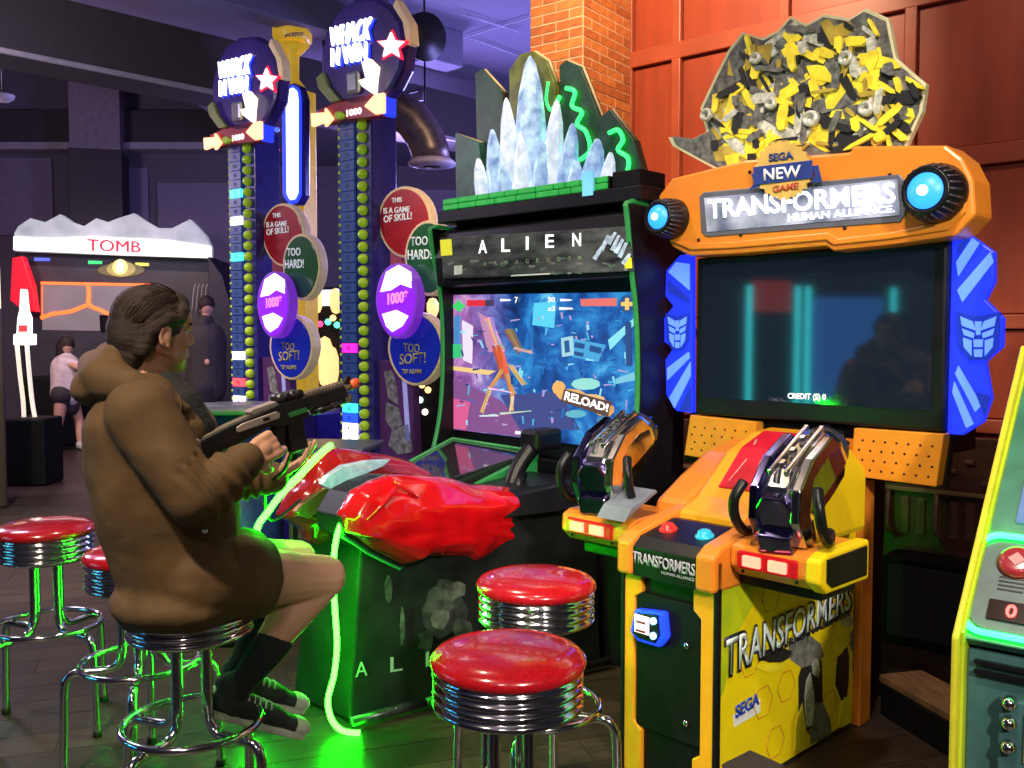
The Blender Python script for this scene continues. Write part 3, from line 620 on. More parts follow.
while k < 240:
    cx, cy = rnd.uniform(672, 922), rnd.uniform(14, 165)
    L, wd, t = (rnd.uniform(16, 34) if k < 90 else rnd.uniform(6, 20)), (rnd.uniform(6, 11) if k < 90 else rnd.uniform(2, 6)), rnd.choice((.5, 1.1, 1.9, 2.6, 0, 1.57)) + rnd.uniform(-.25, .25)
    pts = []
    for a, b_ in ((-1, -.6), (-.5, -1), (.7, -.9), (1, 0), (.6, .9), (-.8, 1)):
        a *= L * rnd.uniform(.8, 1); b_ *= wd * rnd.uniform(.7, 1)
        pts.append((cx + a * math.cos(t) - b_ * math.sin(t), cy + a * math.sin(t) + b_ * math.cos(t)))
    if not all(inside(cxs + (x - cxs) * 1.015, cys + (y - cys) * 1.015, out) for x, y in pts): continue
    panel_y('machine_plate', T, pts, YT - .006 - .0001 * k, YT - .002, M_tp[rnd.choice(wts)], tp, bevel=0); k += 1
for cx, cy, r in ((711, 116, 7), (760, 60, 6), (815, 120, 8), (850, 60, 7), (775, 105, 6), (870, 110, 7)):
    a, b_ = T.fy(cx, cy, YT); obj('machine_gear', lathe([(.0, .012), (r * .002, .014), (r * .002, .03), (r * .0038, .03), (r * .004, 0), (0, 0)], 16), M_tp[2], tp, loc=(a, YT - .012, b_), rot=(math.pi / 2, 0, 0))
obj('topper_foot', box(-.25, .25, YT + .03, YT + .10, T.fy(800, 150, YT)[1] - .12, T.fy(800, 150, YT)[1] + .05), M_bk, tp)
# ================================================================== DARK GREEN-EDGED SHOOTER CABINET (centre)
aa = -math.atan2(.685, .729); A = Fr((.115, 4.614, 0), aa)
al = empty('shooter_arcade_cabinet', A.O, aa, 'black arcade cabinet with green edges, bright blue action screen and red gun pods', 'arcade machine')
M_gedge = mat('green_edge_trim', (.03, .22, .06), .3, 0, (.03, .4, .08), .12); M_gpl = mat('dark_green_board', (.012, .045, .028), .4, var=.4, scale=16)
def pa_(name, pts, y0, y1, m, parent=al, bevel=.004): return panel_y(name, A, pts, y0, y1, m, parent, bevel)
xl, zb = A.fy(451, 430, 0); xr, zt = A.fy(636, 292, 0)
# side panels with curved green front edge
def sidep(pxs, sgn, Xp, th):
    fr = [A.fx(x, y, Xp) for x, y in pxs]
    fr = smoothline([(a, b, 0) for a, b in fr], 4); fr = [(p.x, p.y) for p in fr]
    back = .36 if sgn < 0 else .20; poly = fr + [(back, 0.02), (back, fr[0][1] - .06), (back - .12, fr[0][1])]
    s = obj('side_panel', prismx(poly, Xp - th if sgn > 0 else Xp, Xp if sgn > 0 else Xp + th), M_bk, al, bevel=.004)
    obj('edge_trim', tube([(Xp - sgn * th * .5, a, b) for a, b in fr], .013, 8), M_gedge, s)
    obj('edge_trim', tube([(Xp - sgn * th * .5, fr[0][0], fr[0][1]), (Xp - sgn * th * .5, fr[0][0] + .05, fr[0][1] + .015), (Xp - sgn * th * .5, back - .2, fr[0][1] + .006)], .011, 8), M_gedge, s)
    return s
Xr = A.fy(641, 362, -.06)[0]; Xl = A.fy(441, 362, -.06)[0]
sidep([(629, 203), (631, 222), (635, 271), (639, 308), (641, 362), (640, 413), (634, 450), (629, 490), (632, 560)], 1, Xr, .035)
sidep([(428, 229), (431, 253), (439, 300), (441, 362), (438, 413), (431, 450), (424, 480), (420, 560)], -1, Xl, .035)
obj('cabinet_body', box(Xl + .03, Xr - .03, .09, .34, .02, A.fy(540, 205, 0)[1]), M_bkm, al, bevel=.006)
pa_('screen_bezel', [(440, 281), (637, 272), (641, 470), (440, 442)], .012, .10, M_bk)
# ------------------------------------------------------------------ screen with its action picture
def scr_mat():
    m = bpy.data.materials.new('action_screen'); m.use_nodes = True; nt = m.node_tree; b = nt.nodes['Principled BSDF']; N = nt.nodes.new; L = nt.links.new
    tc = N('ShaderNodeTexCoord'); mp = N('ShaderNodeMapping'); mp.inputs['Scale'].default_value = (3.2, 1, 3.2); L(tc.outputs['Object'], mp.inputs[0])
    nz = N('ShaderNodeTexNoise'); nz.inputs['Scale'].default_value = 1.6; nz.inputs['Detail'].default_value = 7; nz.inputs['Roughness'].default_value = .62; nz.inputs['Distortion'].default_value = .8; L(mp.outputs[0], nz.inputs['Vector'])
    rp = N('ShaderNodeValToRGB'); L(nz.outputs['Fac'], rp.inputs[0]); cr = rp.color_ramp
    cr.elements[0].color = (.004, .02, .10, 1); cr.elements[0].position = .30; cr.elements[1].color = (.25, .75, .95, 1); cr.elements[1].position = .78
    e = cr.elements.new(.46); e.color = (.008, .09, .36, 1); e = cr.elements.new(.60); e.color = (.03, .26, .62, 1)
    rp2 = N('ShaderNodeValToRGB'); L(nz.outputs['Fac'], rp2.inputs[0]); c2 = rp2.color_ramp
    c2.elements[0].color = (.05, .01, .10, 1); c2.elements[0].position = .3; c2.elements[1].color = (.95, .55, .80, 1); c2.elements[1].position = .75; e = c2.elements.new(.52); e.color = (.32, .12, .40, 1)
    sx = N('ShaderNodeSeparateXYZ'); L(tc.outputs['Object'], sx.inputs[0]); mr = N('ShaderNodeMapRange'); L(sx.outputs[0], mr.inputs[0]); mr.inputs[1].default_value = -.15; mr.inputs[2].default_value = -.50
    mx = N('ShaderNodeMix'); mx.data_type = 'RGBA'; L(mr.outputs[0], mx.inputs[0]); L(rp.outputs[0], mx.inputs[6]); L(rp2.outputs[0], mx.inputs[7])
    b.inputs['Base Color'].default_value = (.01, .01, .015, 1); L(mx.outputs[2], b.inputs['Emission Color']); b.inputs['Emission Strength'].default_value = .75; b.inputs['Roughness'].default_value = .12
    return m
scr = pa_('screen', [(451, 295), (636, 292), (636, 452), (451, 429)], 0, .03, scr_mat(), bevel=0)
SG = {}
def sg(col, es=1.0):
    k = (col, es)
    if k not in SG: SG[k] = glow('screen_colour_%d' % len(SG), col, es, (.01, .01, .01))
    return SG[k]
lay = [0]
def pic(pts, col, es=1.0):
    es *= .72
    lay[0] += 1; return pa_('picture_shape', pts, -.0012 - .00005 * lay[0], .001, sg(col, es), scr, 0)
def line(a, b, w): dx, dy = b[0] - a[0], b[1] - a[1]; l = math.hypot(dx, dy); nx, ny = -dy / l * w, dx / l * w; return [(a[0] + nx, a[1] + ny), (b[0] + nx * .6, b[1] + ny * .6), (b[0] - nx * .6, b[1] - ny * .6), (a[0] - nx, a[1] - ny)]
# room in the picture: bright doors, consoles, floor
pic([(534, 303), (556, 301), (554, 328), (532, 325)], (.10, .62, .85)); pic([(462, 320), (473, 326), (472, 364), (463, 360)], (.9, .8, .95), .9); pic([(478, 312), (490, 320), (500, 352), (488, 352)], (.75, .35, .60), .7)
pic([(566, 337), (606, 345), (598, 362), (572, 357)], (.06, .36, .68)); pic([(575, 342), (585, 344), (584, 349), (574, 347)], (.01, .07, .25)); pic([(590, 345), (602, 348), (600, 354), (589, 351)], (.01, .07, .25)); pic([(574, 351), (584, 353), (583, 357), (574, 355)], (.01, .07, .25))
pic([(452, 366), (496, 371), (488, 375), (452, 370)], (.85, .60, .22)); pic([(452, 378), (500, 400), (540, 440), (452, 428)], (.28, .10, .32), .8); pic([(452, 398), (470, 402), (466, 430), (452, 428)], (.85, .14, .35), .8)
pic([(500, 395), (560, 392), (580, 430), (520, 430)], (.06, .08, .30), .8); pic([(608, 340), (634, 318), (635, 324), (610, 350)], (.25, .75, .85)); pic([(612, 380), (634, 372), (635, 380), (616, 384)], (.2, .55, .7))
rnd = random.Random(8)
for k in range(120):
    x, y = rnd.uniform(456, 628), rnd.uniform(310, 425); t = rnd.uniform(-.3, .3) + rnd.choice((0, 1.5)); L = rnd.uniform(2, 10)
    x2, y2 = min(633, max(454, x + L * math.cos(t))), y + L * math.sin(t)
    pic(line((x, y), (x2, y2), rnd.uniform(.3, 1.1)), rnd.choice(((.08, .50, .80), (.02, .16, .50), (.30, .80, .95), (.01, .05, .22), (.45, .35, .70))), .9)
pic([(561, 338), (572, 336), (573, 355), (562, 357)], (.45, .80, .90), .8); pic([(564, 341), (569, 340), (570, 352), (565, 353)], (.01, .10, .30))
# leaping figure as loose warm strokes
for a, b_, w, c in (((487, 318), (502, 352), 5, (.80, .35, .62)), ((498, 348), (506, 374), 6, (.95, .12, .05)), ((508, 330), (518, 352), 5, (.35, .20, .12)), ((502, 370), (490, 388), 3, (.75, .38, .12)), ((490, 388), (482, 412), 2, (.80, .48, .22)), ((506, 374), (512, 396), 3, (.70, .33, .10)), ((512, 396), (511, 410), 2, (.85, .60, .4)),
        ((510, 366), (524, 384), 3, (.75, .42, .18)), ((514, 348), (530, 352), 2, (.7, .5, .35)), ((488, 388), (512, 393), .8, (.85, .75, .9)), ((480, 416), (497, 416), 1, (.9, .85, .95)), ((500, 414), (530, 411), 1, (.8, .75, .95))):
    pic(line(a, b_, w * .62), c)
    for q in range(4):
        j = lambda p: (p[0] + rnd.uniform(-w, w) * .9, p[1] + rnd.uniform(-w, w) * .9)
        pic(line(j(a), j(b_), max(.4, w * .22)), tuple(max(.01, min(1, v * rnd.uniform(.35, 1.2))) for v in c))
for cx, cy, w, h, c in ((570, 395, 14, 6, (.80, .42, .12)), (588, 400, 16, 6, (.85, .50, .18)), (585, 384, 14, 6, (.30, .72, .66)), (558, 388, 6, 7, (.85, .45, .12)), (604, 410, 9, 7, (.70, .35, .1)), (575, 414, 10, 4, (.12, .45, .55)), (604, 420, 8, 5, (.05, .2, .4))): pic(ellipse(cx, cy, w, h, 9, .3), c)
pic([(564, 389), (611, 402), (608, 417), (561, 402)], (.10, .05, .04))
text_quad('lettering', 'RELOAD!', Q(A, ((564, 400), (608, 412), (609, 404), (566, 391)), -.010), sg((1, .93, .85), 1.3), scr, .03, th=.001)
# HUD
pic([(467, 300), (485, 300), (485, 306), (467, 306)], (.75, .02, .04)); pic([(485, 300), (492, 300), (492, 306), (485, 306)], (.05, .04, .08)); pic([(580, 299), (615, 298), (615, 306), (581, 306)], (.78, .16, .14))
for cx, cy, s, c in ((458, 306, 5, (.05, .65, .15)), (627, 304, 6, (.95, .60, .15))):
    if s == 6: pic(ellipse(cx, cy, 8, 9, 14), (.02, .08, .25))
    pic([(cx - s, cy - 2), (cx + s, cy - 2), (cx + s, cy + 2), (cx - s, cy + 2)], c); pic([(cx - 2, cy - s), (cx + 2, cy - s), (cx + 2, cy + s), (cx - 2, cy + s)], c)
pic([(454, 316), (459, 316), (459, 344), (454, 344)], (.06, .25, .55)); pic([(453, 344), (460, 344), (460, 358), (453, 358)], (.04, .55, .20)); pic([(625, 322), (630, 322), (631, 366), (626, 366)], (.02, .06, .22))
for s, p in (('7', ((515, 303), (518, 303), (518, 297), (515, 297))), ('30', ((548, 302), (555, 302), (555, 297), (548, 297))), ('x3', ((548, 311), (555, 311), (555, 306), (548, 306)))):
    text_quad('lettering', s, Q(A, p, -.010), sg((.95, .95, 1), 1.0), scr, .01, th=.001)
for a, b_, w in (((500, 300), (509, 300), 1.3), ((560, 300), (570, 300), 1.3), ((559, 308.5), (571, 308.5), 1.5), ((515, 432.5), (530, 434.5), 1.5), ((532, 434.7), (552, 437.5), 1.5)): pic(line(a, b_, w), (.9, .9, .95))
# ------------------------------------------------------------------ marquee
YQ = -.11
obj('hood', prismx([(YQ - .005, A.fy(540, 281, YQ)[1]), (YQ - .02, A.fy(540, 250, YQ)[1]), (YQ + .02, A.fy(540, 222, YQ)[1]), (.10, A.fy(540, 209, 0)[1]), (.34, A.fy(540, 209, 0)[1]), (.34, A.fy(540, 286, YQ)[1])], Xl + .03, Xr - .035), M_bk, al, bevel=.008)
m = mat('dark_marquee_print', (.012, .014, .018), .25, 0, None, 0, scale=6, col2=(.13, .14, .15), stretch=(1, 1, 3), detail=8)
YR = YQ - .03
mq = pa_('marquee_sheet', [(440, 238), (629, 226), (631, 271), (443, 279)], YR, YR + .03, m)
for c, (x, y) in zip('ALIEN', ((483, 247), (506, 245.5), (527.5, 243.5), (550, 241.5), (577, 240))):
    w = 1.2 if c == 'I' else 4.2
    text_quad('lettering', c, Q(A, ((x - w, y + 6.5), (x + w, y + 6.2), (x + w, y - 7), (x - w, y - 6.8)), YR), glow('marquee_letter', (1, 1, 1), .9), mq, .012, th=.002)
for k, c in enumerate('ARMAGEDDON'): text_quad('lettering', c, Q(A, ((484 + k * 10.5, 266 - k * .7), (487 + k * 10.5, 266 - k * .7), (487 + k * 10.5, 262 - k * .7), (484 + k * 10.5, 262 - k * .7)), YR), mat('pale_green_print', (.30, .42, .25), .5), mq, 0, th=.001)
pa_('printed_shape', [(511, 275), (550, 273), (550, 274.4), (511, 276.4)], YR - .002, YR, mat('white_print', (.8, .8, .8)), mq, 0)
rnd = random.Random(3)
for k in range(9):   # pale blue streaks at the right end of the print
    x, y = 594 + k * 3.6, 262 - 22 * math.sin(k * .33 + .3) ; pa_('printed_streak', line((x, y + rnd.uniform(2, 9)), (x + 7, y - 6 + rnd.uniform(-3, 3)), 2.2), YR - .0022 - k * .0002, YR, mat('ice_blue_print', (.42, .52, .72), .4, var=.5, scale=40, emit=(.4, .5, .8), es=.12), mq, 0)
for k in range(26):
    x, y = rnd.uniform(446, 626), rnd.uniform(258, 274); pa_('printed_speck', line((x, y), (x + rnd.uniform(2, 8), y + rnd.uniform(-3, 2)), rnd.uniform(.5, 1.8)), YR - .0012 - k * .00003, YR, mat('grey_speck_%d' % (k % 3), ((.13, .15, .14), (.22, .22, .22), (.06, .12, .08))[k % 3], .5), mq, 0)
pa_('warning_sticker', [(440, 240), (451, 239), (452, 255), (441, 256)], YR - .003, YR, glow('yellow_sticker', (.9, .85, .02), .35), mq, 0)
pa_('warning_sticker', [(624, 258), (631, 257.5), (632, 268), (625, 268.5)], YR - .003, YR, glow('yellow_sticker', (.9, .85, .02), .35), mq, 0)
pa_('white_label', [(454, 266), (462, 265), (462, 274), (454, 275)], YR - .003, YR, mat('white_print', (.8, .8, .8)), mq, 0)
# cap and green stone slab
ZC = A.fy(540, 209, 0)[1]
obj('cap', box(Xl + .02, Xr + .02, -.10, .36, ZC - .03, ZC + .035), M_bk, al, bevel=.006)
M_stone = mat('green_lit_stone', (.02, .22, .04), .5, 0, (.02, .6, .08), .30, var=.4, scale=9, bump=.8, bscale=14)
zs0 = ZC + .035
sl = obj('stone_slab', box(Xl + .05, Xr - .16, -.085, .10, zs0, zs0 + .06), M_bkm, al, bevel=.004)
rnd = random.Random(5)
for row in range(2):
    x = Xl + .05
    while x < Xr - .20:
        w_ = rnd.uniform(.07, .15); w_ = min(w_, Xr - .165 - x)
        obj('stone', box(x + .003, x + w_ - .003, -.093, -.06, zs0 + .003 + row * .03, zs0 + .03 + row * .03), M_stone, sl, bevel=.005); x += w_
obj('dark_end_block', box(Xr - .15, Xr + .0, -.08, .12, zs0, zs0 + .075), M_bkm, al, bevel=.006)
obj('glass_token', box(Xr - .30, Xr - .24, -.105, -.09, zs0 - .02, zs0 + .09), mat('cyan_token', (.2, .6, .8), .2, 0, (.2, .6, .9), .4), al)
# ------------------------------------------------------------------ topper: dark rocks, green neon squiggles, pale blue spires
def rock(pts, y, m=M_gpl): 
    o = pa_('rock_board', pts, y, y + .05, m, al, .003); 
    P = [A.fy(a, b, y) for a, b in pts]; obj('rock_edge', tube([(a, y + .025, b) for a, b in P[:-1]], .008, 6), mat('tan_edge', (.40, .32, .20), .6), o); return o
rock([(456, 200), (455, 133), (479, 142), (484, 198)], .06, mat('green_grey_board', (.02, .09, .06), .4, var=.4))
rock([(478, 198), (475, 73), (482, 69), (502, 91), (508, 196)], .10)
rock([(563, 192), (559, 66), (566, 60), (580, 66), (600, 117), (610, 109), (634, 140), (648, 190)], .10)
rock([(510, 196), (509, 70), (520, 54), (533, 51), (546, 60), (554, 82), (565, 194)], .08, mat('olive_board', (.10, .12, .02), .4, var=.4))
M_ngr = glow('green_neon', (.02, 1, .10), 2.6)
for pts in ([(566, 88), (575, 92), (572, 106), (582, 112), (577, 124), (586, 132), (590, 150), (580, 160)], [(609, 133), (618, 130), (623, 140), (618, 150), (628, 158), (627, 172), (618, 180)], [(549, 82), (547, 100), (552, 110), (560, 96)]):
    obj('neon_squiggle', tube(smoothline([A.Y(x, y, .085) for x, y in pts], 6), .010, 8), M_ngr, al)
M_ice = mat('ice_blue_crystal', (.40, .55, .85), .18, 0, (.25, .45, 1), .35, var=.75, scale=16, coat=.6); M_ice2 = mat('ice_white_crystal', (.75, .82, .95), .18, 0, (.55, .72, 1), .4, var=.5, scale=20, coat=.6)
def spire(px, py0, py1, wpx, yv, lean=0, m=M_ice, n=6):
    b0 = A.Y(px, py1, yv); t0 = A.Y(px + lean, py0, yv); r = wpx / FPX * 4.7 * .95
    bm = bmesh.new(); rings = []
    for f, s in ((0, 1), (.35, 1.02), (.72, .72), (.92, .36)):
        c = b0.lerp(t0, f); rings.append([bm.verts.new((c.x + r * s * math.cos(k * 2 * math.pi / n + .4), c.y + r * s * .55 * math.sin(k * 2 * math.pi / n + .4), c.z + (.02 * math.sin(k * 2.1) if f else 0))) for k in range(n)])
    tip = bm.verts.new(t0)
    for R0, R1 in zip(rings, rings[1:]):
        for k in range(n): bm.faces.new((R0[k], R0[(k + 1) % n], R1[(k + 1) % n], R1[k]))
    for k in range(n): bm.faces.new((rings[-1][k], rings[-1][(k + 1) % n], tip))
    bm.faces.new(rings[0][::-1]); obj('crystal_spire', bm, m, al, bevel=.004)
for a in ((531, 54, 190, 21, .02, -1, M_ice), (512, 96, 192, 13, .0, -6, M_ice2), (551, 98, 192, 13, .0, 6, M_ice2), (497, 128, 194, 12, -.01, -5, M_ice), (566, 122, 192, 12, -.01, 7, M_ice), (483, 158, 196, 10, -.02, -5, M_ice2), (590, 138, 190, 13, -.02, 8, M_ice), (606, 152, 190, 9, -.02, 5, M_ice2), (524, 130, 193, 11, -.03, -3, M_ice2), (540, 140, 193, 11, -.03, 3, M_ice), (574, 160, 191, 9, -.03, 3, M_ice), (506, 162, 194, 10, -.03, -3, M_ice)): spire(*a)
# ------------------------------------------------------------------ console shelf and gun pedestal
M_gloss = mat('glossy_dark_shelf', (.02, .022, .024), .08, 0, coat=1)
zk = A.fy(470, 441, -.04)[1]
sh = obj('console_shelf', solid([(Xl + .06, -.03, zk), (.02, -.03, zk - .02), (-.02, -.62, .86), (-.42, -.62, .84)], [(Xl + .06, -.03, zk - .06), (.02, -.03, zk - .06), (-.02, -.62, .78), (-.42, -.62, .78)]), M_gloss, al, bevel=.006)
obj('shelf_edge', tube([(-.42, -.62, .845), (Xl + .06, -.035, zk + .002), (.02, -.035, zk - .015)], .009, 8), M_gedge, sh)
obj('green_fin', prismx([(-.62, .80), (-.04, zk - .02), (-.04, .70), (-.5, .70)], .03, .06), M_gedge, al, bevel=.004)
obj('shelf_base', box(Xl + .05, Xr - .05, -.05, .12, 0, zk - .05), M_bkm, al, bevel=.006)
ped = obj('pedestal', solid([(.18, -1.29, .02), (.50, -.1, .02), (-.50, -.1, .02), (-.2, -1.29, .02)], [(.16, -1.20, .74), (.46, -.1, .74), (-.46, -.1, .74), (-.18, -1.20, .74)]), mat('dark_printed_pedestal', (.004, .005, .005), .45, scale=5, col2=(.014, .016, .016), detail=8, spec=.2), al, bevel=.01)
def pedpt(px, py):   # point on the pedestal's flared right side
    n = Vector((1.19, -.32, 0)).normalized(); n = Vector((1.19, -.32, .055)).normalized(); o = A.I @ CAM; d = A.I3 @ ray(px, py); p0 = Vector((.18, -1.29, .02)); t = (p0 - o).dot(n) / d.dot(n); return o + d * t + n * .002
for c, x, y in (('A', 361, 669), ('L', 396, 664), ('I', 427, 659)):
    w_ = 1.5 if c == 'I' else 6; text_quad('lettering', c, [pedpt(x - w_, y + 8), pedpt(x + w_, y + 6), pedpt(x + w_, y - 8), pedpt(x - w_, y - 7)], mat('grey_letter_print', (.30, .33, .32), .5), ped, 0, th=.002)
M_smear = [mat('smear_print_%d' % i, c, .5, var=.6, scale=22) for i, c in enumerate([(.022, .024, .024), (.04, .042, .042), (.075, .075, .07)])]
rnd = random.Random(12)
for k, (cx, cy, w_, h) in enumerate(((445, 610, 30, 34), (438, 600, 20, 22), (455, 590, 14, 12), (402, 625, 4, 24), (425, 640, 10, 14), (388, 590, 5, 16), (462, 630, 12, 14), (440, 618, 10, 14))):
    P = [pedpt(cx + w_ * rnd.uniform(.55, 1) * math.cos(t), cy + h * rnd.uniform(.55, 1) * math.sin(t)) for t in [i * math.pi / 5 for i in range(10)]]
    nn = Vector((.96, -.26, .04)); obj('printed_shape', solid([p + nn * .0005 for p in P], [p + nn * (.001 + .0004 * k) for p in P]), M_smear[(0, 1, 2, 2, 0, 1, 1, 2)[k]], ped)
obj('base_skid', tube([(.24, -1.32, .04), (.30, -1.0, .04)], .02, 8), M_gm, al); obj('base_skid', tube([(.30, -1.0, .04), (.55, -.1, .04)], .02, 8), M_gm, al)
obj('pedestal_top', solid([(.18, -1.25, .735), (.48, -.1, .735), (-.48, -.1, .735), (-.2, -1.25, .735)], [(.12, -1.1, .80), (.40, -.1, .86), (-.40, -.1, .86), (-.15, -1.1, .80)]), M_bk, al, bevel=.01)
# red moulded gun pods
M_podr = mat('glossy_red_plastic', (.62, .004, .008), .16, 0, var=.2, scale=8, coat=1); M_podd = mat('deep_red_plastic', (.36, .006, .008), .18, 0, var=.2, scale=8, coat=1)
def pod(name, pts, X, inner, outer, m, seed, K=(1, .9, .72, .45), off=(0, .035, .06, .075)):
    mx = sum(p[0] for p in pts) / len(pts); my = sum(p[1] for p in pts) / len(pts); P = [A.fx(mx + (x - mx) * 1.05, my + (y - my) * 1.06, X) for x, y in pts]; n = len(P); cy_ = sum(p[0] for p in P) / n; cz_ = sum(p[1] for p in P) / n
    rnd = random.Random(seed); bm = bmesh.new(); rings = []
    for s, dx in [(1, inner - X)] + [(K[i], off[i] * outer) for i in range(4)]:
        rings.append([bm.verts.new((X + dx + (rnd.uniform(-.012, .014) if dx > .01 else 0), cy_ + (a - cy_) * (1 - (1 - s) * .38), cz_ + (b - cz_) * s)) for a, b in P])
    for R0, R1 in zip(rings, rings[1:]):
        for k in range(n): bm.faces.new((R0[k], R0[(k + 1) % n], R1[(k + 1) % n], R1[k]))
    bm.faces.new(rings[0][::-1]); bm.faces.new(rings[-1])
    o = obj(name, mesh_of(bm, True), m, al); sb = o.modifiers.new('s', 'SUBSURF'); sb.levels = 2; sb.render_levels = 2
    ca = o.data.attributes.new('crease_edge', 'FLOAT', 'EDGE')
    for e_, c_ in zip(o.data.edges, ca.data): c_.value = .55
    return o, P
fp = [(348, 515), (361, 493), (378, 484), (395, 478), (420, 478), (447, 480), (471, 487), (492, 488), (512, 490), (527, 500), (532, 512), (534, 524), (529, 531), (509, 537), (503, 550), (486, 550), (477, 559), (465, 562), (459, 556), (437, 555), (415, 556), (406, 563), (392, 556), (376, 548), (362, 538), (351, 532)]
pd, P1 = pod('red_gun_pod', fp, .24, .19, 1.4, M_podr, 2)
pd['label'] = 'bright red moulded gun pod, nearer the viewer'
obj('pod_tray', prismx([(a, b - .012) for a, b in P1], .06, .232), M_bk, pd, bevel=.006)
obj('tray_edge', tube([(.21, a, b - .02) for a, b in P1[11:]] , .006, 6), M_gedge, pd)
for a, b_ in (((392, 480), (420, 503)), ((420, 503), (470, 506)), ((470, 506), (528, 508)), ((400, 545), (425, 503)), ((440, 553), (430, 506)), ((365, 520), (395, 485)), ((476, 527), (525, 527))):
    p, q = [A.fx(*t, .30) for t in (a, b_)]; obj('pod_crease', tube([(.315, *p), (.325, (p[0] + q[0]) / 2, (p[1] + q[1]) / 2), (.315, *q)], .009, 8), M_podr, pd)
rp_ = [(313, 462), (330, 452), (345, 451), (360, 453), (385, 457), (406, 462), (427, 474), (408, 476), (389, 477), (375, 484), (360, 493), (345, 515), (332, 530), (321, 543), (310, 538), (307, 527), (286, 515), (292, 503), (298, 491), (308, 480)]
pd2, P2 = pod('red_gun_pod', rp_, -.10, -.17, 1.0, M_podd, 9); pd2['label'] = 'darker red gun pod with a silver window, behind the other'
obj('pod_window', prismx([A.fx(x, y, -.02) for x, y in ((319, 484), (324, 476), (340, 465), (365, 460), (388, 459), (380, 466), (352, 478), (330, 489))], -.03, .004), mat('silver_blue_window', (.62, .72, .80), .12, .6, (.4, .7, .9), .25, var=.4, scale=25), pd2, bevel=.006)
obj('pod_latch', prismx([A.fx(x, y, -.02) for x, y in ((292, 512), (300, 503), (322, 487), (334, 490), (318, 508), (306, 518))], -.03, .004), mat('amber_chrome', (.7, .45, .2), .15, .9, var=.3), pd2, bevel=.005)
# black gun holder by the screen
gh = obj('gun_holder', tube(smoothline([(.16, -.35, .80), (.16, -.30, .90), (.18, -.24, .98), (.20, -.18, 1.03)], 5), .04, 12), M_bk, al)
obj('holder_head', box(.13, .25, -.26, -.08, .98, 1.08), M_bk, gh, bevel=.02); obj('holder_grip', tube([(.19, -.3, .88), (.23, -.38, .82)], .025, 10), M_bk, gh)
# green light strips
M_led = glow('green_light_strip', (.006, 1, .004), 70.0, (.02, .5, .02))
def strip(pts, r=.011):
    g = obj('light_strip', tube(smoothline([A.p3(*p) for p in pts], 6), r, 8), M_led, al)
strip([(352, 508, 3.52), (343, 520, 3.50), (336, 540, 3.50), (333, 575, 3.49), (335, 610, 3.48), (337, 645, 3.48), (334, 675, 3.47), (328, 700, 3.46), (332, 720, 3.46), (343, 731, 3.46), (360, 733, 3.46)])
strip([(331, 445, 3.16), (317, 457, 3.10), (300, 475, 3.04), (283, 492, 3.04), (268, 512, 3.08), (257, 530, 3.16), (262, 560, 3.35), (280, 582, 3.55), (287, 598, 3.55), (270, 624, 3.55), (252, 648, 3.55), (247, 680, 3.5), (258, 712, 3.5)])
# ================================================================== TALL STRENGTH-TESTER TOWERS
tw = math.radians(-38); D1 = 6.1
K = Fr((at(350, 335, D1).x, D1, 0), tw)
wt = empty('strength_tester_tower', K.O, tw, 'tall blue strength tester tower with lit sign head, the right one beside the black cabinet', 'arcade machine', 'strength tester towers')
M_navy = mat('navy_cabinet', (.025, .018, .20), .3, var=.2, coat=.3); M_ind = mat('indigo_sign', (.045, .02, .20), .3, var=.2)
M_lime2 = mat('lime_bulb', (.40, .58, .03), .25, 0, (.45, .75, .03), .10); M_tile = mat('blue_number_tile', (.03, .06, .20), .3, 0, (.04, .10, .40), .14)
M_cream = mat('cream_sign_edge', (.75, .55, .34), .5, 0, (1, .7, .4), .10)
def pk(name, pts, y0, y1, m, parent=wt, bevel=.004): return panel_y(name, K, pts, y0, y1, m, parent, bevel)
x0, _ = K.fy(339, 300, 0); x1, _ = K.fy(373, 300, 0); ztop = K.fy(352, 108, 0)[1]
obj('mast', box(x0, x1, 0, .22, .0, ztop), M_navy, wt, bevel=.006)
xa, xb = K.fy(343.5, 300, 0)[0], K.fy(357, 300, 0)[0]; xc = K.fy(365, 300, 0)[0]; xd = K.fy(341.5, 300, 0)[0]
numme = {}
for s in ('10', '20', '45', '35', '50', '70', '100', '15'):
    me = text_mesh(s, .02); xs = [v.co.x for v in me.vertices]; ys = [v.co.y for v in me.vertices]; cx_, cy_ = (max(xs) + min(xs)) / 2, (max(ys) + min(ys)) / 2
    for v in me.vertices: v.co = Vector(((v.co.x - cx_) * .036, 0, (v.co.y - cy_) * .040))
    me.materials.append(mat('navy_print', (.01, .015, .03))); me.name = 'numeral'; numme[s] = me
z = .75; th = .0655; k = 0
lit = {0: glow('tile_red', (1, .06, .08), 1.5), 1: glow('tile_white', (1, .95, .9), 1.6), 2: glow('tile_white', (1, .95, .9), 1.6), 4: glow('tile_cyan', (.05, .8, .75), 1.2), 10: glow('tile_magenta', (1, .02, .6), .9), 3: glow('tile_blue', (.02, .08, 1), 1)}
tiles = []; keys = list(numme)
tile_me = mesh_of(box(xa, xb, -.018, 0, 0, th - .006)); tile_me.materials.append(M_tile); tile_me.name = 'number_tile'
while z < ztop - .06:
    t = obj('number_tile', tile_me.copy() if k in lit else tile_me, None, wt)
    if k in lit: t.data.materials[0] = lit[k]
    t.location = (0, 0, z); o = bpy.data.objects.new('numeral', numme[keys[(k * 5) % 8]]); C.objects.link(o); o.parent = t; o.location = ((xa + xb) / 2, -.0195, th / 2 - .003); tiles.append(t)
    z += th; k += 1
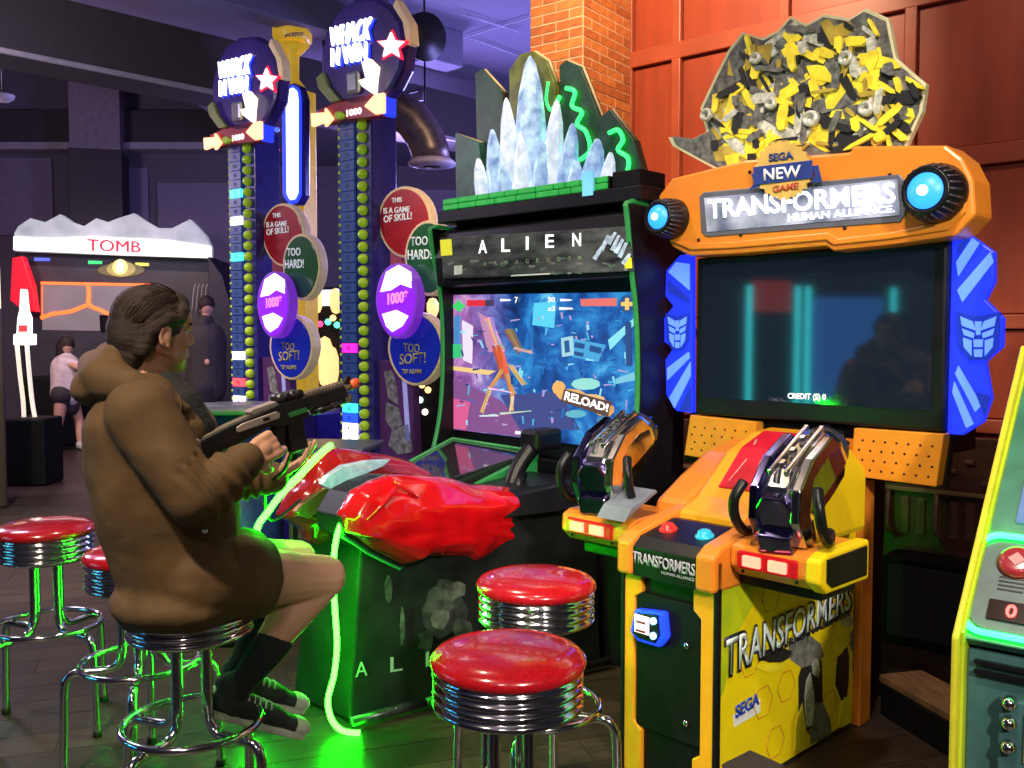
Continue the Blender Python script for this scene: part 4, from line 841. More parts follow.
bulb_me = mesh_of(lathe([(0, 0), (.0315, 0), (.0315, .02), (.026, .036), (.014, .044), (0, .046)], 14)); bulb_me.materials.append(M_lime2); bulb_me.name = 'bulb'
sb_me = mesh_of(lathe([(0, 0), (.011, 0), (.011, .01), (0, .016)], 10)); sb_me.materials.append(M_lime2); sb_me.name = 'small_bulb'
z = .55
while z < ztop - .03:
    o = bpy.data.objects.new('bulb', bulb_me); C.objects.link(o); o.parent = wt; o.location = (xc, 0, z); o.rotation_euler = (math.pi / 2, 0, 0); z += .0768
z = .6
while z < ztop - .05:
    o = bpy.data.objects.new('small_bulb', sb_me); C.objects.link(o); o.parent = wt; o.location = (xd, 0, z); o.rotation_euler = (math.pi / 2, 0, 0); z += .0565
# sign head
pk('sign_head', [(328, 100), (321, 78), (320, 55), (326, 30), (338, 10), (355, -2), (375, -4), (392, 6), (402, 22), (405, 45), (402, 68), (392, 88), (378, 104), (352, 108)], -.10, .02, M_ind, bevel=.03)
pk('head_trim', [(392, 6), (402, 22), (406, 45), (412, 44), (410, 22), (396, -2)], -.09, -.02, M_cream, bevel=.01)
obj('head_neck', box(x0 + .03, x1 - .02, -.04, .14, ztop - .05, ztop + .12), M_navy, wt, bevel=.01)
M_wl = glow('sign_white_letters', (.92, .96, 1), 1.7); M_wl2 = mat('sign_blue_shadow', (.02, .04, .5), .3, 0, (.02, .05, 1), .6)
for s, p in (('WHACK', ((331, 47), (371, 40), (374, 17), (332, 28))), ("N WIN", ((333, 67), (368, 60), (368, 42), (333, 49)))):
    text_quad('lettering', s, Q(K, p, -.105), M_wl, wt, .012, th=.02)
    text_quad('lettering', s, Q(K, [(x + 3, y + 2) for x, y in p], -.102), M_wl2, wt, .04, th=.008)
obj('star', prism([K.fy(x, y, -.11) for x, y in star(392, 46, 14, 6.5)], -.125, -.095), glow('star_light', (1, .75, .78), 1.3), wt, bevel=.006)
obj('star_edge', prism([K.fy(x, y, -.11) for x, y in star(392, 46, 17, 8)], -.112, -.09), glow('star_red_edge', (1, .015, .06), .9), wt, bevel=.004)
pk('lit_hand', [(361, 62), (368, 58), (376, 66), (374, 80), (373, 94), (361, 86), (358, 80), (365, 78)], -.16, -.12, glow('hand_light', (1, .88, .62), 1.0))
pk('hammer_coil', [(345, 72), (357, 70), (358, 92), (346, 94)], -.14, -.10, mat('steel_grey', (.35, .36, .38), .3, .6), bevel=.02)
pk('green_bolt', [(316, 78), (322, 72), (328, 86), (340, 100), (330, 102), (318, 88)], -.13, -.10, mat('olive_green', (.22, .26, .05), .4))
pk('red_bar', [(318, 110), (345, 98), (378, 92), (384, 104), (380, 116), (345, 120), (322, 124)], -.10, -.02, mat('red_bar_plastic', (.35, .01, .02), .3))
M_arrow = glow('arrow_light', (1, .42, .22), 1.4)
pk('lit_arrow', [(310, 113), (324, 112), (324, 107), (332, 118), (324, 127), (324, 122), (311, 127)], -.13, -.10, M_arrow, bevel=.01)
pk('lit_arrow', [(363, 106), (374, 94), (383, 92), (383, 113), (374, 114)], -.13, -.10, M_arrow, bevel=.01)
pk('lime_knob', ellipse(338, 115, 4, 4, 12), -.13, -.10, M_lime2, bevel=.005)
text_quad('lettering', '1000', Q(K, ((347, 117), (362, 114), (362, 107), (347, 110)), -.101), glow('digit_light', (1, .75, .75), 1), wt, .03, th=.005)
pk('blue_edge_light', [(383, 92), (386, 94), (386, 114), (383, 116)], -.09, .0, glow('blue_edge_glow', (.02, .05, 1), .6))
# bubble signs
def bubble(cx, cy, rx, ry, y0, y1, m, tail=None, lit=None):
    pts = [(cx + rx * math.cos(t) * (1 - .10 * max(0, math.sin(t))), cy + ry * math.sin(t)) for t in [i * 2 * math.pi / 30 for i in range(30)]]
    b = obj('bubble_sign', prism([K.fy(x, y, y0) for x, y in pts], y0, y1), M_cream, wt, bevel=.012)
    pts2 = [(cx + (x - cx) * .9, cy + (y - cy) * .92) for x, y in pts]
    obj('sign_face', prism([K.fy(x, y, y0 - .004) for x, y in pts2], y0 - .006, y0 + .01), m, b, bevel=.004)
    return b
M_wtx = mat('pale_sign_letters', (.75, .78, .80), .4, 0, (.8, .85, .9), .25)
def words(b, rows, y0, m=M_wtx, bold=.01):
    for s, (a0, a1, yb, h, sl) in rows: text_quad('lettering', s, Q(K, ((a0, yb), (a1, yb - sl), (a1, yb - sl - h), (a0, yb - h)), y0), m, b, bold, th=.003)
YB = .02
b = bubble(404, 222, 27, 36, YB + .05, YB + .12, mat('red_sign_face', (.50, .012, .02), .25, coat=.5)); words(b, (('THIS', (392, 402, 203, 5, 1)), ('IS A GAME', (384, 410, 214, 6, 2)), ('OF SKILL!', (384, 412, 223, 7, 4))), YB + .045)
pk('sign_stem', [(390, 246), (402, 246), (398, 300), (390, 300)], YB + .06, YB + .10, mat('pink_tail', (.45, .10, .14), .3))
b = bubble(428, 258, 24, 38, YB + .02, YB + .10, mat('green_sign_face', (.012, .13, .03), .25, coat=.5)); words(b, (('TOO', (411, 428, 246, 9, 1)), ('HARD!', (408, 432, 260, 10, 1))), YB + .015)
b = bubble(415, 349, 28, 37, YB + .0, YB + .08, mat('blue_sign_face', (.008, .02, .36), .22, 0, (.01, .03, .6), .15, coat=.6)); words(b, (('TOO', (404, 420, 352, 9, -1)), ('SOFT!', (400, 426, 365, 11, 2)), ('TRY AGAIN!', (402, 422, 374, 5, 0))), YB - .005, mat('gold_letters', (.60, .50, .12), .4))
b = bubble(396, 301, 21, 38, -.08, .0, glow('violet_sign_glow', (.22, .008, .75), .8)); b.data.materials[0] = mat('violet_rim', (.2, .08, .4), .3, 0, (.3, .03, 1), .25)
words(b, (('1000*', (388, 408, 305, 12, 3)),), -.094, glow('pink_digits', (1, .25, .5), .8), .03)
for pts in ([(386, 272), (398, 265), (410, 272), (411, 288), (400, 284), (391, 290), (380, 292)], [(382, 314), (396, 310), (408, 316), (402, 326), (392, 332), (386, 326)]):
    pk('lit_patch', pts, -.091, -.08, glow('patch_white', (1, .85, 1), 1.0), b, bevel=0)
# pedestal of the tower with grey printed art
obj('base_cabinet', box(x0 - .02, x1 + .24, .02, .55, 0, .62), M_navy, wt, bevel=.02)
pk('art_post', [(378, 360), (400, 362), (412, 372), (416, 470), (380, 462)], .04, .10, mat('violet_art_board', (.10, .03, .16), .4))
M_ga = mat('grey_art_print', (.20, .20, .23), .5, var=.6, scale=30)
for pts in ([(384, 372), (392, 370), (397, 392), (398, 405), (388, 398)], [(386, 402), (398, 408), (402, 425), (392, 430), (385, 420)], [(392, 430), (408, 424), (413, 452), (398, 455), (388, 445)]): pk('printed_shape', pts, .034, .04, M_ga, bevel=0)
pk('light_bar', [(401, 365), (405, 365), (410, 440), (406, 442)], .034, .04, mat('lilac_bar', (.35, .35, .7), .3, 0, (.4, .4, 1), .2), bevel=0)
wt2 = copy_tree(wt); P = at(239, 335, 6.85); wt2.location = (P.x, P.y, 0)
tag(wt2, 'tall blue strength tester tower with lit sign head, the left one behind the seated woman', 'arcade machine', 'strength tester towers')
cyl = [c for c in wt2.children if c.name.startswith('number_tile')]
for i, c in enumerate(cyl):
    m = {4: 'tile_white', 6: 'tile_red', 1: 'tile_red', 9: 'tile_white', 20: 'tile_cyan', 24: 'tile_white', 27: 'tile_cyan', 37: 'tile_cyan', 44: 'tile_cyan'}.get(i)
    if m: c.data = tile_me.copy(); c.data.materials[0] = MATS[m]
    else: c.data = tile_me
# ================================================================== YELLOW HAMMER TOWER BETWEEN THEM
Y_ = Fr((at(296, 335, 7.7).x, 7.7, 0), math.radians(-30))
yt = empty('yellow_jackpot_tower', Y_.O, Y_.a, 'yellow tower with hexagonal cap and a glowing blue tube sign, between the two blue towers', 'arcade machine')
M_ochre = mat('ochre_paint', (.62, .36, .02), .4, var=.2, emit=(.9, .55, .03), es=.22)  # faint emission put into the paint to brighten the tower
def py(name, pts, y0, y1, m, bevel=.004, parent=None): return panel_y(name, Y_, pts, y0, y1, m, parent or yt, bevel)
zc0, zc1 = Y_.fy(294, 42, 0)[1], Y_.fy(294, 17, 0)[1]
obj('hexagon_cap', lathe([(0, zc0), (.15, zc0), (.165, zc0 + .02), (.165, zc1 - .02), (.15, zc1), (0, zc1)], 6), M_ochre, yt)
text_quad('lettering', 'JACKPOT', Q(Y_, ((285, 38), (304, 37), (304, 32), (285, 33)), -.135), M_navy, yt, .02)
obj('cap_finial', tube([(0, 0, zc1), (0, 0, zc1 + .06)], .012, 8), M_ochre, yt)
obj('neck', lathe([(.12, zc0 - .02), (.055, zc0 - .10), (.05, zc0 - .30), (.10, zc0 - .36), (.11, zc0 - .42)], 12), M_ochre, yt)
obj('post', box(-.02, .14, -.05, .12, 0, zc0 - .40), M_ochre, yt, bevel=.01)
for s in (-1, 1): obj('cap_strut', tube([(s * .12, 0, zc0 + .02), (s * .17, 0, zc0 - .06), (s * .06, 0, zc0 - .12)], .012, 6), M_ochre, yt)
py('tube_sign_back', [(280, 98), (285, 86), (293, 82), (300, 86), (304, 98), (304, 195), (299, 205), (288, 206), (281, 198)], -.16, -.08, M_navy, .02)
py('tube_sign_rim', [(281, 98), (286, 87), (292, 84), (298, 88), (300, 98), (300, 195), (296, 203), (288, 204), (282, 196)], -.19, -.16, glow('rim_blue_glow', (.02, .05, 1), 1.0), .015)
py('tube_sign_light', [(285, 97), (288, 89), (292, 87), (296, 91), (297, 99), (297, 192), (294, 199), (289, 200), (286, 194)], -.21, -.185, glow('tube_white_blue', (.62, .78, 1), 1.6), .012)
for i in range(5):
    for s, x in ((0, 278), (1, 305)):
        a, b_ = Y_.fy(x, 110 + i * 20 + s * 2, -.12); obj('round_lamp', lathe([(0, -.02), (.016, -.016), (.022, 0), (.016, .016), (0, .02)], 12), [glow('lamp_red', (1, .02, .12), 1.5), glow('lamp_blue', (.05, .1, 1), 1.5)][(i + s) % 2], yt, loc=(a, -.13, b_))
obj('base', box(-.25, .35, -.15, .35, 0, .9), M_navy, yt, bevel=.02)
# ================================================================== BEHIND: prize machine with warm bulbs, round table, pinball-like dark boxes
G = Fr((at(330, 335, 8.2).x, 8.2, 0), math.radians(-15))
pz = empty('prize_game_cabinet', G.O, G.a, 'dark prize game with warm glowing lamps seen between the two towers', 'arcade machine')
obj('cabinet_body', box(-.75, 1.1, .1, .8, 0, 1.95), M_bkm, pz, bevel=.02)
M_wl3 = glow('warm_lamp_glow', (1, .55, .22), 1.0)
def ag(fr, x, y, Y): a, b_ = fr.fy(x, y, Y); return (a, Y, b_)
for x, y, w_, h in ((315, 301, 7, 13), (335, 301, 7, 13), (432, 308, 6, 10), (324, 362, 9, 26), (331, 368, 7, 22)):
    a, b_ = G.fy(x, y, 0); obj('lamp_globe', lathe([(0, -h * .0088), (w_ * .005, -h * .0075), (w_ * .0086, -h * .002), (w_ * .0086, h * .004), (w_ * .005, h * .0078), (0, h * .0088)], 16), M_wl3, pz, loc=(a, .02, b_))
    obj('lamp_neck', tube([(a, .02, b_), (a, .14, b_)], .02, 8), M_gm, pz)
for i, (x, y, c) in enumerate(((312, 322, (1, .1, .1)), (320, 324, (1, .05, .2)), (328, 322, (.1, 1, .5)), (337, 325, (.1, 1, .6)), (306, 330, (1, .2, .1)), (333, 318, (1, .6, .2)), (420, 400, (.7, 1, 1)), (425, 412, (1, .8, .6)), (422, 385, (1, .55, .2)), (428, 390, (1, .6, .2)))):
    obj('small_lamp', lathe([(0, -.03), (.022, -.02), (.03, 0), (.022, .02), (0, .03)], 10), glow('small_lamp_%d' % i, c, 1.6), pz, loc=ag(G, x, y, .08))
obj('lit_header', box(-.35, .15, .06, .1, 1.78, 1.92), glow('header_white', (.75, .85, 1), 1.2), pz, bevel=.01)
for i in range(4): obj('silver_panel', box(-.55 + i * .16, -.43 + i * .16, .08, .1, .9, 1.25), M_gm, pz, bevel=.01)
e = empty('round_counter', (at(238, 405, 4.7).x, 4.7, 0), 0, 'grey round topped counter beyond the rifle', 'table')
zt_ = at(262, 405, 4.7).z
obj('table_top', lathe([(0, zt_ - .03), (.27, zt_ - .03), (.285, zt_ - .02), (.285, zt_ - .005), (.28, zt_), (0, zt_)], 40), mat('grey_table_top', (.22, .22, .27), .25, var=.1), e)
obj('drum', lathe([(0, .1), (.20, .1), (.22, .2), (.22, zt_ - .03), (0, zt_ - .03)], 32), mat('blue_drum', (.02, .03, .22), .35, var=.3), e); obj('foot', lathe([(0, 0), (.25, 0), (.25, .1), (0, .1)], 32), M_bkm, e)
e = empty('low_counter', (at(345, 470, 4.65).x, 4.65, 0), math.radians(-8), 'dark grey counter in front of the right tower', 'table')
zt_ = at(330, 447, 4.6).z; obj('table_top', box(-.32, .12, -.1, .30, zt_ - .035, zt_), mat('dark_grey_top', (.08, .08, .09), .3), e, bevel=.01); obj('ribbed_front', box(-.28, .08, -.05, .26, .05, zt_ - .035), M_bkm, e)
for i in range(8): obj('rib', box(-.27 + i * .045, -.25 + i * .045, -.07, -.05, .06, zt_ - .04), mat('dark_rib2', (.06, .05, .05), .5), e)
obj('plinth', box(-.26, .06, -.03, .24, 0, .05), M_bkm, e)
# ================================================================== FAR BIG-SCREEN CABINET
R = Fr((at(112, 335, 13.6).x, 13.6, 0), math.radians(4))
tb = empty('big_screen_arcade_cabinet', R.O, R.a, 'far wide arcade cabinet with lit white mountain sign and cracked orange screen', 'arcade machine')
def pr(name, pts, y0, y1, m, bevel=.01, parent=None): return panel_y(name, R, pts, y0, y1, m, parent or tb, bevel)
pr('cabinet_back', [(14, 252), (210, 256), (216, 425), (30, 430)], .05, .5, mat('charcoal_panel', (.020, .020, .024), .5, var=.2))
pr('screen_surround', [(20, 253), (209, 258), (209, 380), (30, 378)], -.05, .05, mat('slate_panel', (.045, .042, .05), .5, var=.25, scale=3))
pr('side_fin', [(208, 256), (222, 275), (232, 310), (232, 420), (210, 425)], -1.2, .3, mat('charcoal_panel', (.02, .02, .024)))
pr('red_side_light', [(12, 258), (22, 256), (32, 285), (36, 312), (22, 310), (10, 300)], -.45, -.3, glow('red_panel_glow', (.9, .01, .03), .55))
sg_ = pr('mountain_sign', [(14, 251), (14, 233), (18, 226), (30, 218), (45, 222), (60, 214), (72, 222), (84, 226), (96, 218), (108, 222), (118, 218), (134, 213), (146, 221), (158, 228), (172, 228), (184, 222), (190, 219), (198, 227), (206, 236), (211, 247), (211, 258), (120, 255)], -.40, -.25, mat('grey_mountain_print', (.30, .33, .36), .5, 0, (.45, .50, .55), .35, var=.5, scale=2.2))
pr('lit_sign_base', [(13, 250), (13, 236), (50, 238), (90, 236), (130, 238), (170, 240), (211, 246), (211, 258), (120, 255)], -.44, -.40, glow('sign_base_white', (1, .98, .97), 1.0), parent=sg_)
text_quad('lettering', 'TOMB', Q(R, ((88, 251), (141, 252.5), (141, 241.5), (88, 239)), -.445), mat('sign_red_letters', (.60, .004, .03), .5, 0, (.7, .0, .05), .4), sg_, 0, th=.03)
pr('screen', [(41, 282), (150, 285), (150, 332), (42, 330)], -.07, -.04, mat('grey_screen_picture', (.1, .1, .1), .3, 0, (.22, .16, .18), .55, var=.4, scale=2))
M_crack = glow('orange_crack_glow', (1, .14, .03), 1.5); M_crack2 = glow('orange_soft_glow', (.75, .16, .07), .8)
for pts, r in (([(41, 318), (52, 314), (60, 313), (72, 311), (88, 305), (92, 307), (100, 310), (110, 314), (125, 312)], .03), ([(88, 305), (89, 295), (88, 284)], .03), ([(41, 283), (95, 284), (150, 285)], .022), ([(42, 283), (42, 318)], .015)):
    obj('glowing_crack', tube(smoothline([R.Y(x, y, -.08) for x, y in pts], 4), r, 6), M_crack if r > .02 else M_crack2, tb)
pr('screen_block', [(99, 315), (118, 314), (124, 332), (100, 332)], -.075, -.05, M_bkm)
for cx, cy, rx, ry, c, es in ((121, 270, 24, 7, (.16, .12, .04), .5), (121, 269, 15, 8, (.45, .34, .09), .6), (120, 267, 8, 8, (.85, .68, .22), .8), (120, 266, 4, 7, (1, .92, .55), 1.0)): pr('gold_light', ellipse(cx, cy, rx, ry, 16), -.06 - es * .02, -.05, glow('gold_%d' % int(es * 10), c, es))
for (x, y, w_, c) in ((34, 259, 16, (.1, .15, 1)), (88, 262, 14, (.05, .8, .2)), (135, 264, 14, (.8, .7, .1))): pr('score_strip', [(x, y - 1.5), (x + w_, y - 1), (x + w_, y + 2), (x, y + 2)], -.06, -.05, glow('score_%d' % x, c, .8))
for i in range(4): obj('wire_rack', tube(smoothline([R.Y(192 + i * 4, 312, -.2), R.Y(194 + i * 4, 290, -.2), R.Y(196 + i * 4, 284, -.2)], 4), .01, 6), mat('pale_wire', (.4, .4, .42), .4), tb)
obj('control_desk', box(-.9, 1.1, -.9, -.4, 0, .95), M_bkm, tb, bevel=.03)
a, b_ = R.fy(84, 374, -.92); obj('desk_light', box(a - .07, a + .07, -.93, -.9, b_ - .04, b_ + .04), glow('desk_blue', (.05, .15, 1), 2), tb)
# lit white display stand at far left
S_ = Fr((at(22, 335, 9.5).x, 9.5, 0), 0)
st = empty('illuminated_stand', S_.O, 0, 'slim white lit display stand on long thin legs at the far left', 'light display')
def ps(name, pts, y0, y1, m): return panel_y(name, S_, pts, y0, y1, m, st, .01)
M_stw = glow('stand_white', (1, .95, .9), 1.6)
ps('stand_top', [(20, 289), (23, 289), (25, 310), (28, 318), (28, 336), (16, 336), (17, 318), (19, 310)], -.05, .05, M_stw); ps('stand_box', [(13, 334), (31, 334), (31, 345), (13, 345)], -.06, .06, M_stw); ps('red_band', [(18, 325), (27, 325), (27, 332), (18, 332)], -.06, -.045, glow('stand_red', (1, .05, .05), .8))
for pts in ([(17, 345), (20, 375), (23, 400), (24, 418)], [(27, 345), (29, 370), (32, 400), (35, 418)]): obj('stand_leg', tube(smoothline([S_.Y(x, y, 0) for x, y in pts], 4), .022, 8), mat('lit_leg', (.8, .75, .6), .3, 0, (1, .9, .7), .5), st)
obj('stand_base', box(-.2, .3, -.2, .2, 0, S_.fy(25, 417, 0)[1]), M_bkm, st, bevel=.02)
e = empty('dark_game_cabinet', at(-34, 335, 8.0) * Vector((1, 1, 0)) , math.radians(30), 'dark brown game cabinet cut off by the left edge', 'arcade machine')
obj('cabinet_body', box(-.5, .28, 0, .6, 0, 2.2), mat('dark_brown_cabinet', (.035, .02, .014), .5), e, bevel=.02); obj('lit_poster', box(.0, .27, -.01, 0, 1.75, 2.1), glow('poster_pale', (.75, .7, .5), .5), e)
obj('blue_button', lathe([(0, 0), (.05, 0), (.04, .03), (0, .04)], 14), glow('desk_blue', (.05, .15, 1), 2), e, loc=(.1, 0, .95), rot=(math.pi / 2, 0, 0))
# ================================================================== LIME AND YELLOW GAME AT THE RIGHT EDGE
L_ = Fr((at(963, 700, 2.3).x, 2.3, 0), math.radians(-40))
lm = empty('lime_ticket_game', L_.O, L_.a, 'lime and yellow arcade game with green neon control panel at the right edge', 'arcade machine')
M_limy = mat('lime_yellow_plastic', (.50, .62, .02), .3, 0, None, 0, var=.25, scale=2, coat=.4); M_tealp = mat('teal_grey_panel', (.04, .11, .11), .4, var=.2)
zq = L_.fy(966, 640, 0)[1]; TY, TZ = L_.fx(1024, 350, -.02)
prof = [(0, 0), (0, zq - .02), (-.01, zq + .02), (TY, TZ), (TY + .10, 2.0), (TY + .45, 2.0), (TY + .45, 0)]
obj('side_panel', prismx(prof, -.012, .0), M_limy, lm, bevel=.006); obj('side_panel', prismx(prof, .70, .735), M_limy, lm, bevel=.006)
obj('side_moulding', prismx([(-.03, 0), (-.03, zq + .01), (TY - .03, TZ + .015), (TY, TZ), (.02, zq), (.02, 0)], -.024, -.008), mat('yellow_green_trim', (.62, .55, .03), .3, coat=.4), lm, bevel=.006)
obj('cabinet_body', box(.0, .70, TY + .10, TY + .44, 0, 1.98), M_tealp, lm, bevel=.006)
obj('lower_front', box(.0, .70, .03, TY + .10, 0, zq - .03), M_tealp, lm, bevel=.006)
# sloping panel, its plane from (y=.005,z=zq) to (y=.33,z=1.52)
sl_a = math.atan2(TZ - zq, TY)
pnl = empty('control_panel', (-.004, .012, zq), 0); pnl.parent = lm; pnl.rotation_euler = (sl_a, 0, 0)   # x right, y up the slope, z out
Ls = math.hypot(TZ - zq, TY)
obj('panel_sheet', box(0, .68, 0, Ls, -.03, 0), mat('dark_green_panel', (.03, .16, .10), .35, var=.3, scale=8), pnl, bevel=.004)
obj('neon_outline', tube([(x, y, .012) for x, y in rrect(-.012, .60, .02, .31, .05, 6)], .0085, 8, True), glow('neon_panel_green', (.02, 1, .10), 7), pnl)
obj('neon_backing', solid([(x, y, .001) for x, y in rrect(.0, .585, .035, .295, .045, 6)], [(x, y, .005) for x, y in rrect(.0, .585, .035, .295, .045, 6)]), mat('grey_teal_plate', (.05, .09, .09), .4, var=.2), pnl)
kb = obj('round_button', lathe([(0, .02), (.03, .022), (.042, .018), (.045, .006), (.05, 0), (0, 0)], 28), mat('dark_red_button', (.30, .02, .03), .25, coat=.5), pnl, loc=(.085, .235, .005)); obj('button_mark', prismz([(-.02, 0), (0, .02), (.02, 0), (0, -.02)], .021, .024), mat('pale_red', (.5, .2, .2), .4), kb)
obj('score_window', box(.04, .21, .062, .118, .005, .012), mat('black_window', (.015, .003, .003), .15), pnl)
text_quad('lettering', '0', [(.082, .072, .012), (.107, .072, .012), (.107, .108, .012), (.082, .108, .012)], glow('red_digit', (1, .06, .05), 4), pnl, .02)
for i in range(4): obj('speaker_slot', box(.05, .11, .15 + i * .012, .155 + i * .012, .004, .007), M_bk, pnl)
obj('upper_glass', box(.06, .66, .36, Ls - .02, .0, .006), mat('blue_grey_glass', (.10, .16, .32), .1, 0, (.1, .2, .45), .25), pnl)
obj('coin_panel', box(.08, .66, .005, .03, .28, zq - .13), M_tealp, lm, bevel=.004)
for i, z_ in enumerate((.62, .57, .51)): obj('coin_knob', lathe([(0, 0), (.018, 0), (.017, .012), (.010, .022), (0, .024)], 18), M_sil, lm, loc=(.105, .005, z_), rot=(math.pi / 2, 0, 0))
obj('slot_label', box(.14, .30, -.002, .006, .48, .60), mat('yellow_label', (.7, .5, .02), .4), lm)
for i in range(2): obj('slot', box(.15, .28, -.005, .0, .50 + i * .05, .52 + i * .05), M_bk, lm)
for i in range(2): obj('front_rail', box(.02, .7, .015, .03, zq - .06 - i * .025, zq - .05 - i * .025), M_bk, lm)
# ================================================================== BEHIND THE YELLOW CABINET
sp = W.fy(920, 560, -.5)
def bw(name, pts, y0, y1, m, lab, cat):
    P = [W.M @ Vector((*W.fy(x, y, y0), 0)).xzy for x, y in pts]; return P
e = empty('black_speaker_box', W.M @ Vector((W.fy(920, 600, -.42)[0], -.42, 0)), W.a, 'black speaker box on the floor behind the yellow cabinet', 'speaker')
wl_ = (W.fy(958, 600, -.42)[0] - W.fy(880, 600, -.42)[0]); zt3 = W.fy(920, 560, -.42)[1]
obj('box_body', box(-wl_ / 2, wl_ / 2 + .1, 0, .19, 0, zt3), M_bkm, e, bevel=.01); obj('grille', box(-wl_ / 2 + .03, wl_ / 2 + .06, -.012, 0, .05, zt3 - .04), mat('black_grille', (.014, .014, .016), .8, bump=.5, bscale=200), e)
e2 = empty('carved_back_panel', W.M @ Vector((W.fy(900, 520, -.2)[0], -.2, 0)), W.a, 'dark brown panel with raised circuit-like ridges behind the yellow cabinet', 'panel')
x_l = W.fy(640, 470, -.2)[0] - e2.location.x * 0; x_l, x_r = W.fy(650, 520, -.2)[0] - W.fy(900, 520, -.2)[0], W.fy(1015, 520, -.2)[0] - W.fy(900, 520, -.2)[0]
M_brn = mat('brown_carved', (.09, .035, .025), .45, var=.3); M_brn2 = mat('brown_ridge', (.14, .06, .04), .4, var=.3)
obj('backing', box(x_l, x_r, 0, .04, .0, 1.02), M_brn, e2, bevel=.004)
rnd = random.Random(6); zA = W.fy(900, 486, -.2)[1]
obj('ridge', box(x_l, x_r, -.02, 0, zA - .02, zA), mat('tan_ridge', (.30, .18, .10), .5), e2, bevel=.003)
for i in range(26):
    x = x_l + (i + .5) * (x_r - x_l) / 26; obj('ridge', box(x - .022, x + .022, -.012, 0, zA - .24, zA - .05), M_brn2, e2, bevel=.008)
    obj('ridge', box(x - .03, x + .01, -.015, 0, zA + .04 + .05 * (i % 3), zA + .06 + .05 * (i % 3)), M_brn2, e2, bevel=.003)
    if i % 3 == 0: obj('pipe', tube([(x, -.02, zA - .02), (x, -.03, zA - .2), (x + .05, -.03, zA - .26)], .012, 8), M_brn2, e2)
# wooden board on a black foot block
pA, pB = at(880, 692, 3.66), at(956, 735, 3.24)
e = empty('foot_ramp', (pA.x, pA.y, 0), math.atan2(pB.y - pA.y, pB.x - pA.x), 'long black foot block topped with a worn wooden board beside the yellow panel', 'ramp')
Lr = math.hypot(pB.x - pA.x, pB.y - pA.y)
obj('block', box(0, Lr, 0, .22, 0, .13), M_bkm, e, bevel=.008); obj('wood_board', box(-.01, Lr + .01, .0, .20, .13, .16), mat('worn_wood', (.16, .085, .04), .6, var=.4, scale=8, stretch=(1, 8, 1), bump=.2), e, bevel=.005)
e = empty('white_outlet_box', W.M @ Vector((W.fy(926, 700, -.45)[0], -.45, 0)), W.a, 'small pale outlet box behind the wooden board', 'outlet')
z_ = W.fy(926, 700, -.45)[1]; obj('outlet_plate', box(-.03, .03, 0, .03, 0, z_ + .05), mat('pale_plate', (.42, .38, .34), .5), e, bevel=.006); obj('socket', box(-.012, .012, -.003, 0, z_, z_ + .03), M_bk, e)
# ================================================================== LED-lit game on the left, out of frame, mirrored in the dark glass screen
e = empty('cyan_tube_game', (-4.6, 2.1, 0), math.radians(68), 'dark game with upright cyan light tubes mirrored in the big dark screen', 'arcade machine')
obj('cabinet_body', box(-.9, .9, 0, .7, 0, 2.1), M_bkm, e, bevel=.02); obj('blue_poster', box(-.75, .1, -.02, 0, .7, 1.9), glow('poster_blue', (.03, .16, .55), 2.2), e)
for x in (-.85, .18, .30, .85): obj('light_tube', tube([(x, -.05, .5), (x, -.05, 2.0)], .03, 10), glow('tube_cyan', (.05, .85, .9), 4), e)
obj('red_sign', box(.35, .8, -.03, 0, 1.75, 2.05), glow('sign_red', (.9, .06, .02), .8), e, bevel=.01)
# ================================================================== SEATED WOMAN
M_skin = mat('skin', (.56, .30, .19), .45, var=.08, scale=9); M_hair = mat('dark_brown_hair', (.018, .007, .004), .6, var=.5, scale=6, stretch=(1, 1, 9), bump=.5, bscale=70)
M_jack = mat('olive_brown_canvas', (.105, .058, .019), .8, var=.18, scale=10, bump=.12, bscale=120); M_jackd = mat('brown_lining', (.06, .036, .016), .8)
M_scarf = mat('black_knit', (.012, .012, .014), .85, bump=.5, bscale=80); M_sock = mat('black_sock', (.010, .010, .012), .85, bump=.2, bscale=150)
M_shoe = mat('dark_canvas_shoe', (.018, .016, .018), .7, bump=.1); M_rub = mat('off_white_rubber', (.50, .47, .42), .5); M_short = mat('dark_olive_shorts', (.07, .045, .02), .8)
wo = empty('person', at(188, 600, 2.64) * Vector((1, 1, 0)) , 0, 'woman in olive brown hooded jacket seated on a stool aiming a black toy rifle', 'person')
wo.location.z = .76; WI = Matrix.Translation(-wo.location)
def L3(x, y, d): return WI @ at(x, y, d)
def basis(yaw, pitch=0, roll=0):
    """columns: forward, left, up"""
    return Matrix.Rotation(yaw, 3, 'Z') @ Matrix.Rotation(pitch, 3, 'Y') @ Matrix.Rotation(roll, 3, 'X')
Rt = basis(math.radians(20)); Rh = basis(math.radians(40), math.radians(3), 0)
body = bmesh.new()
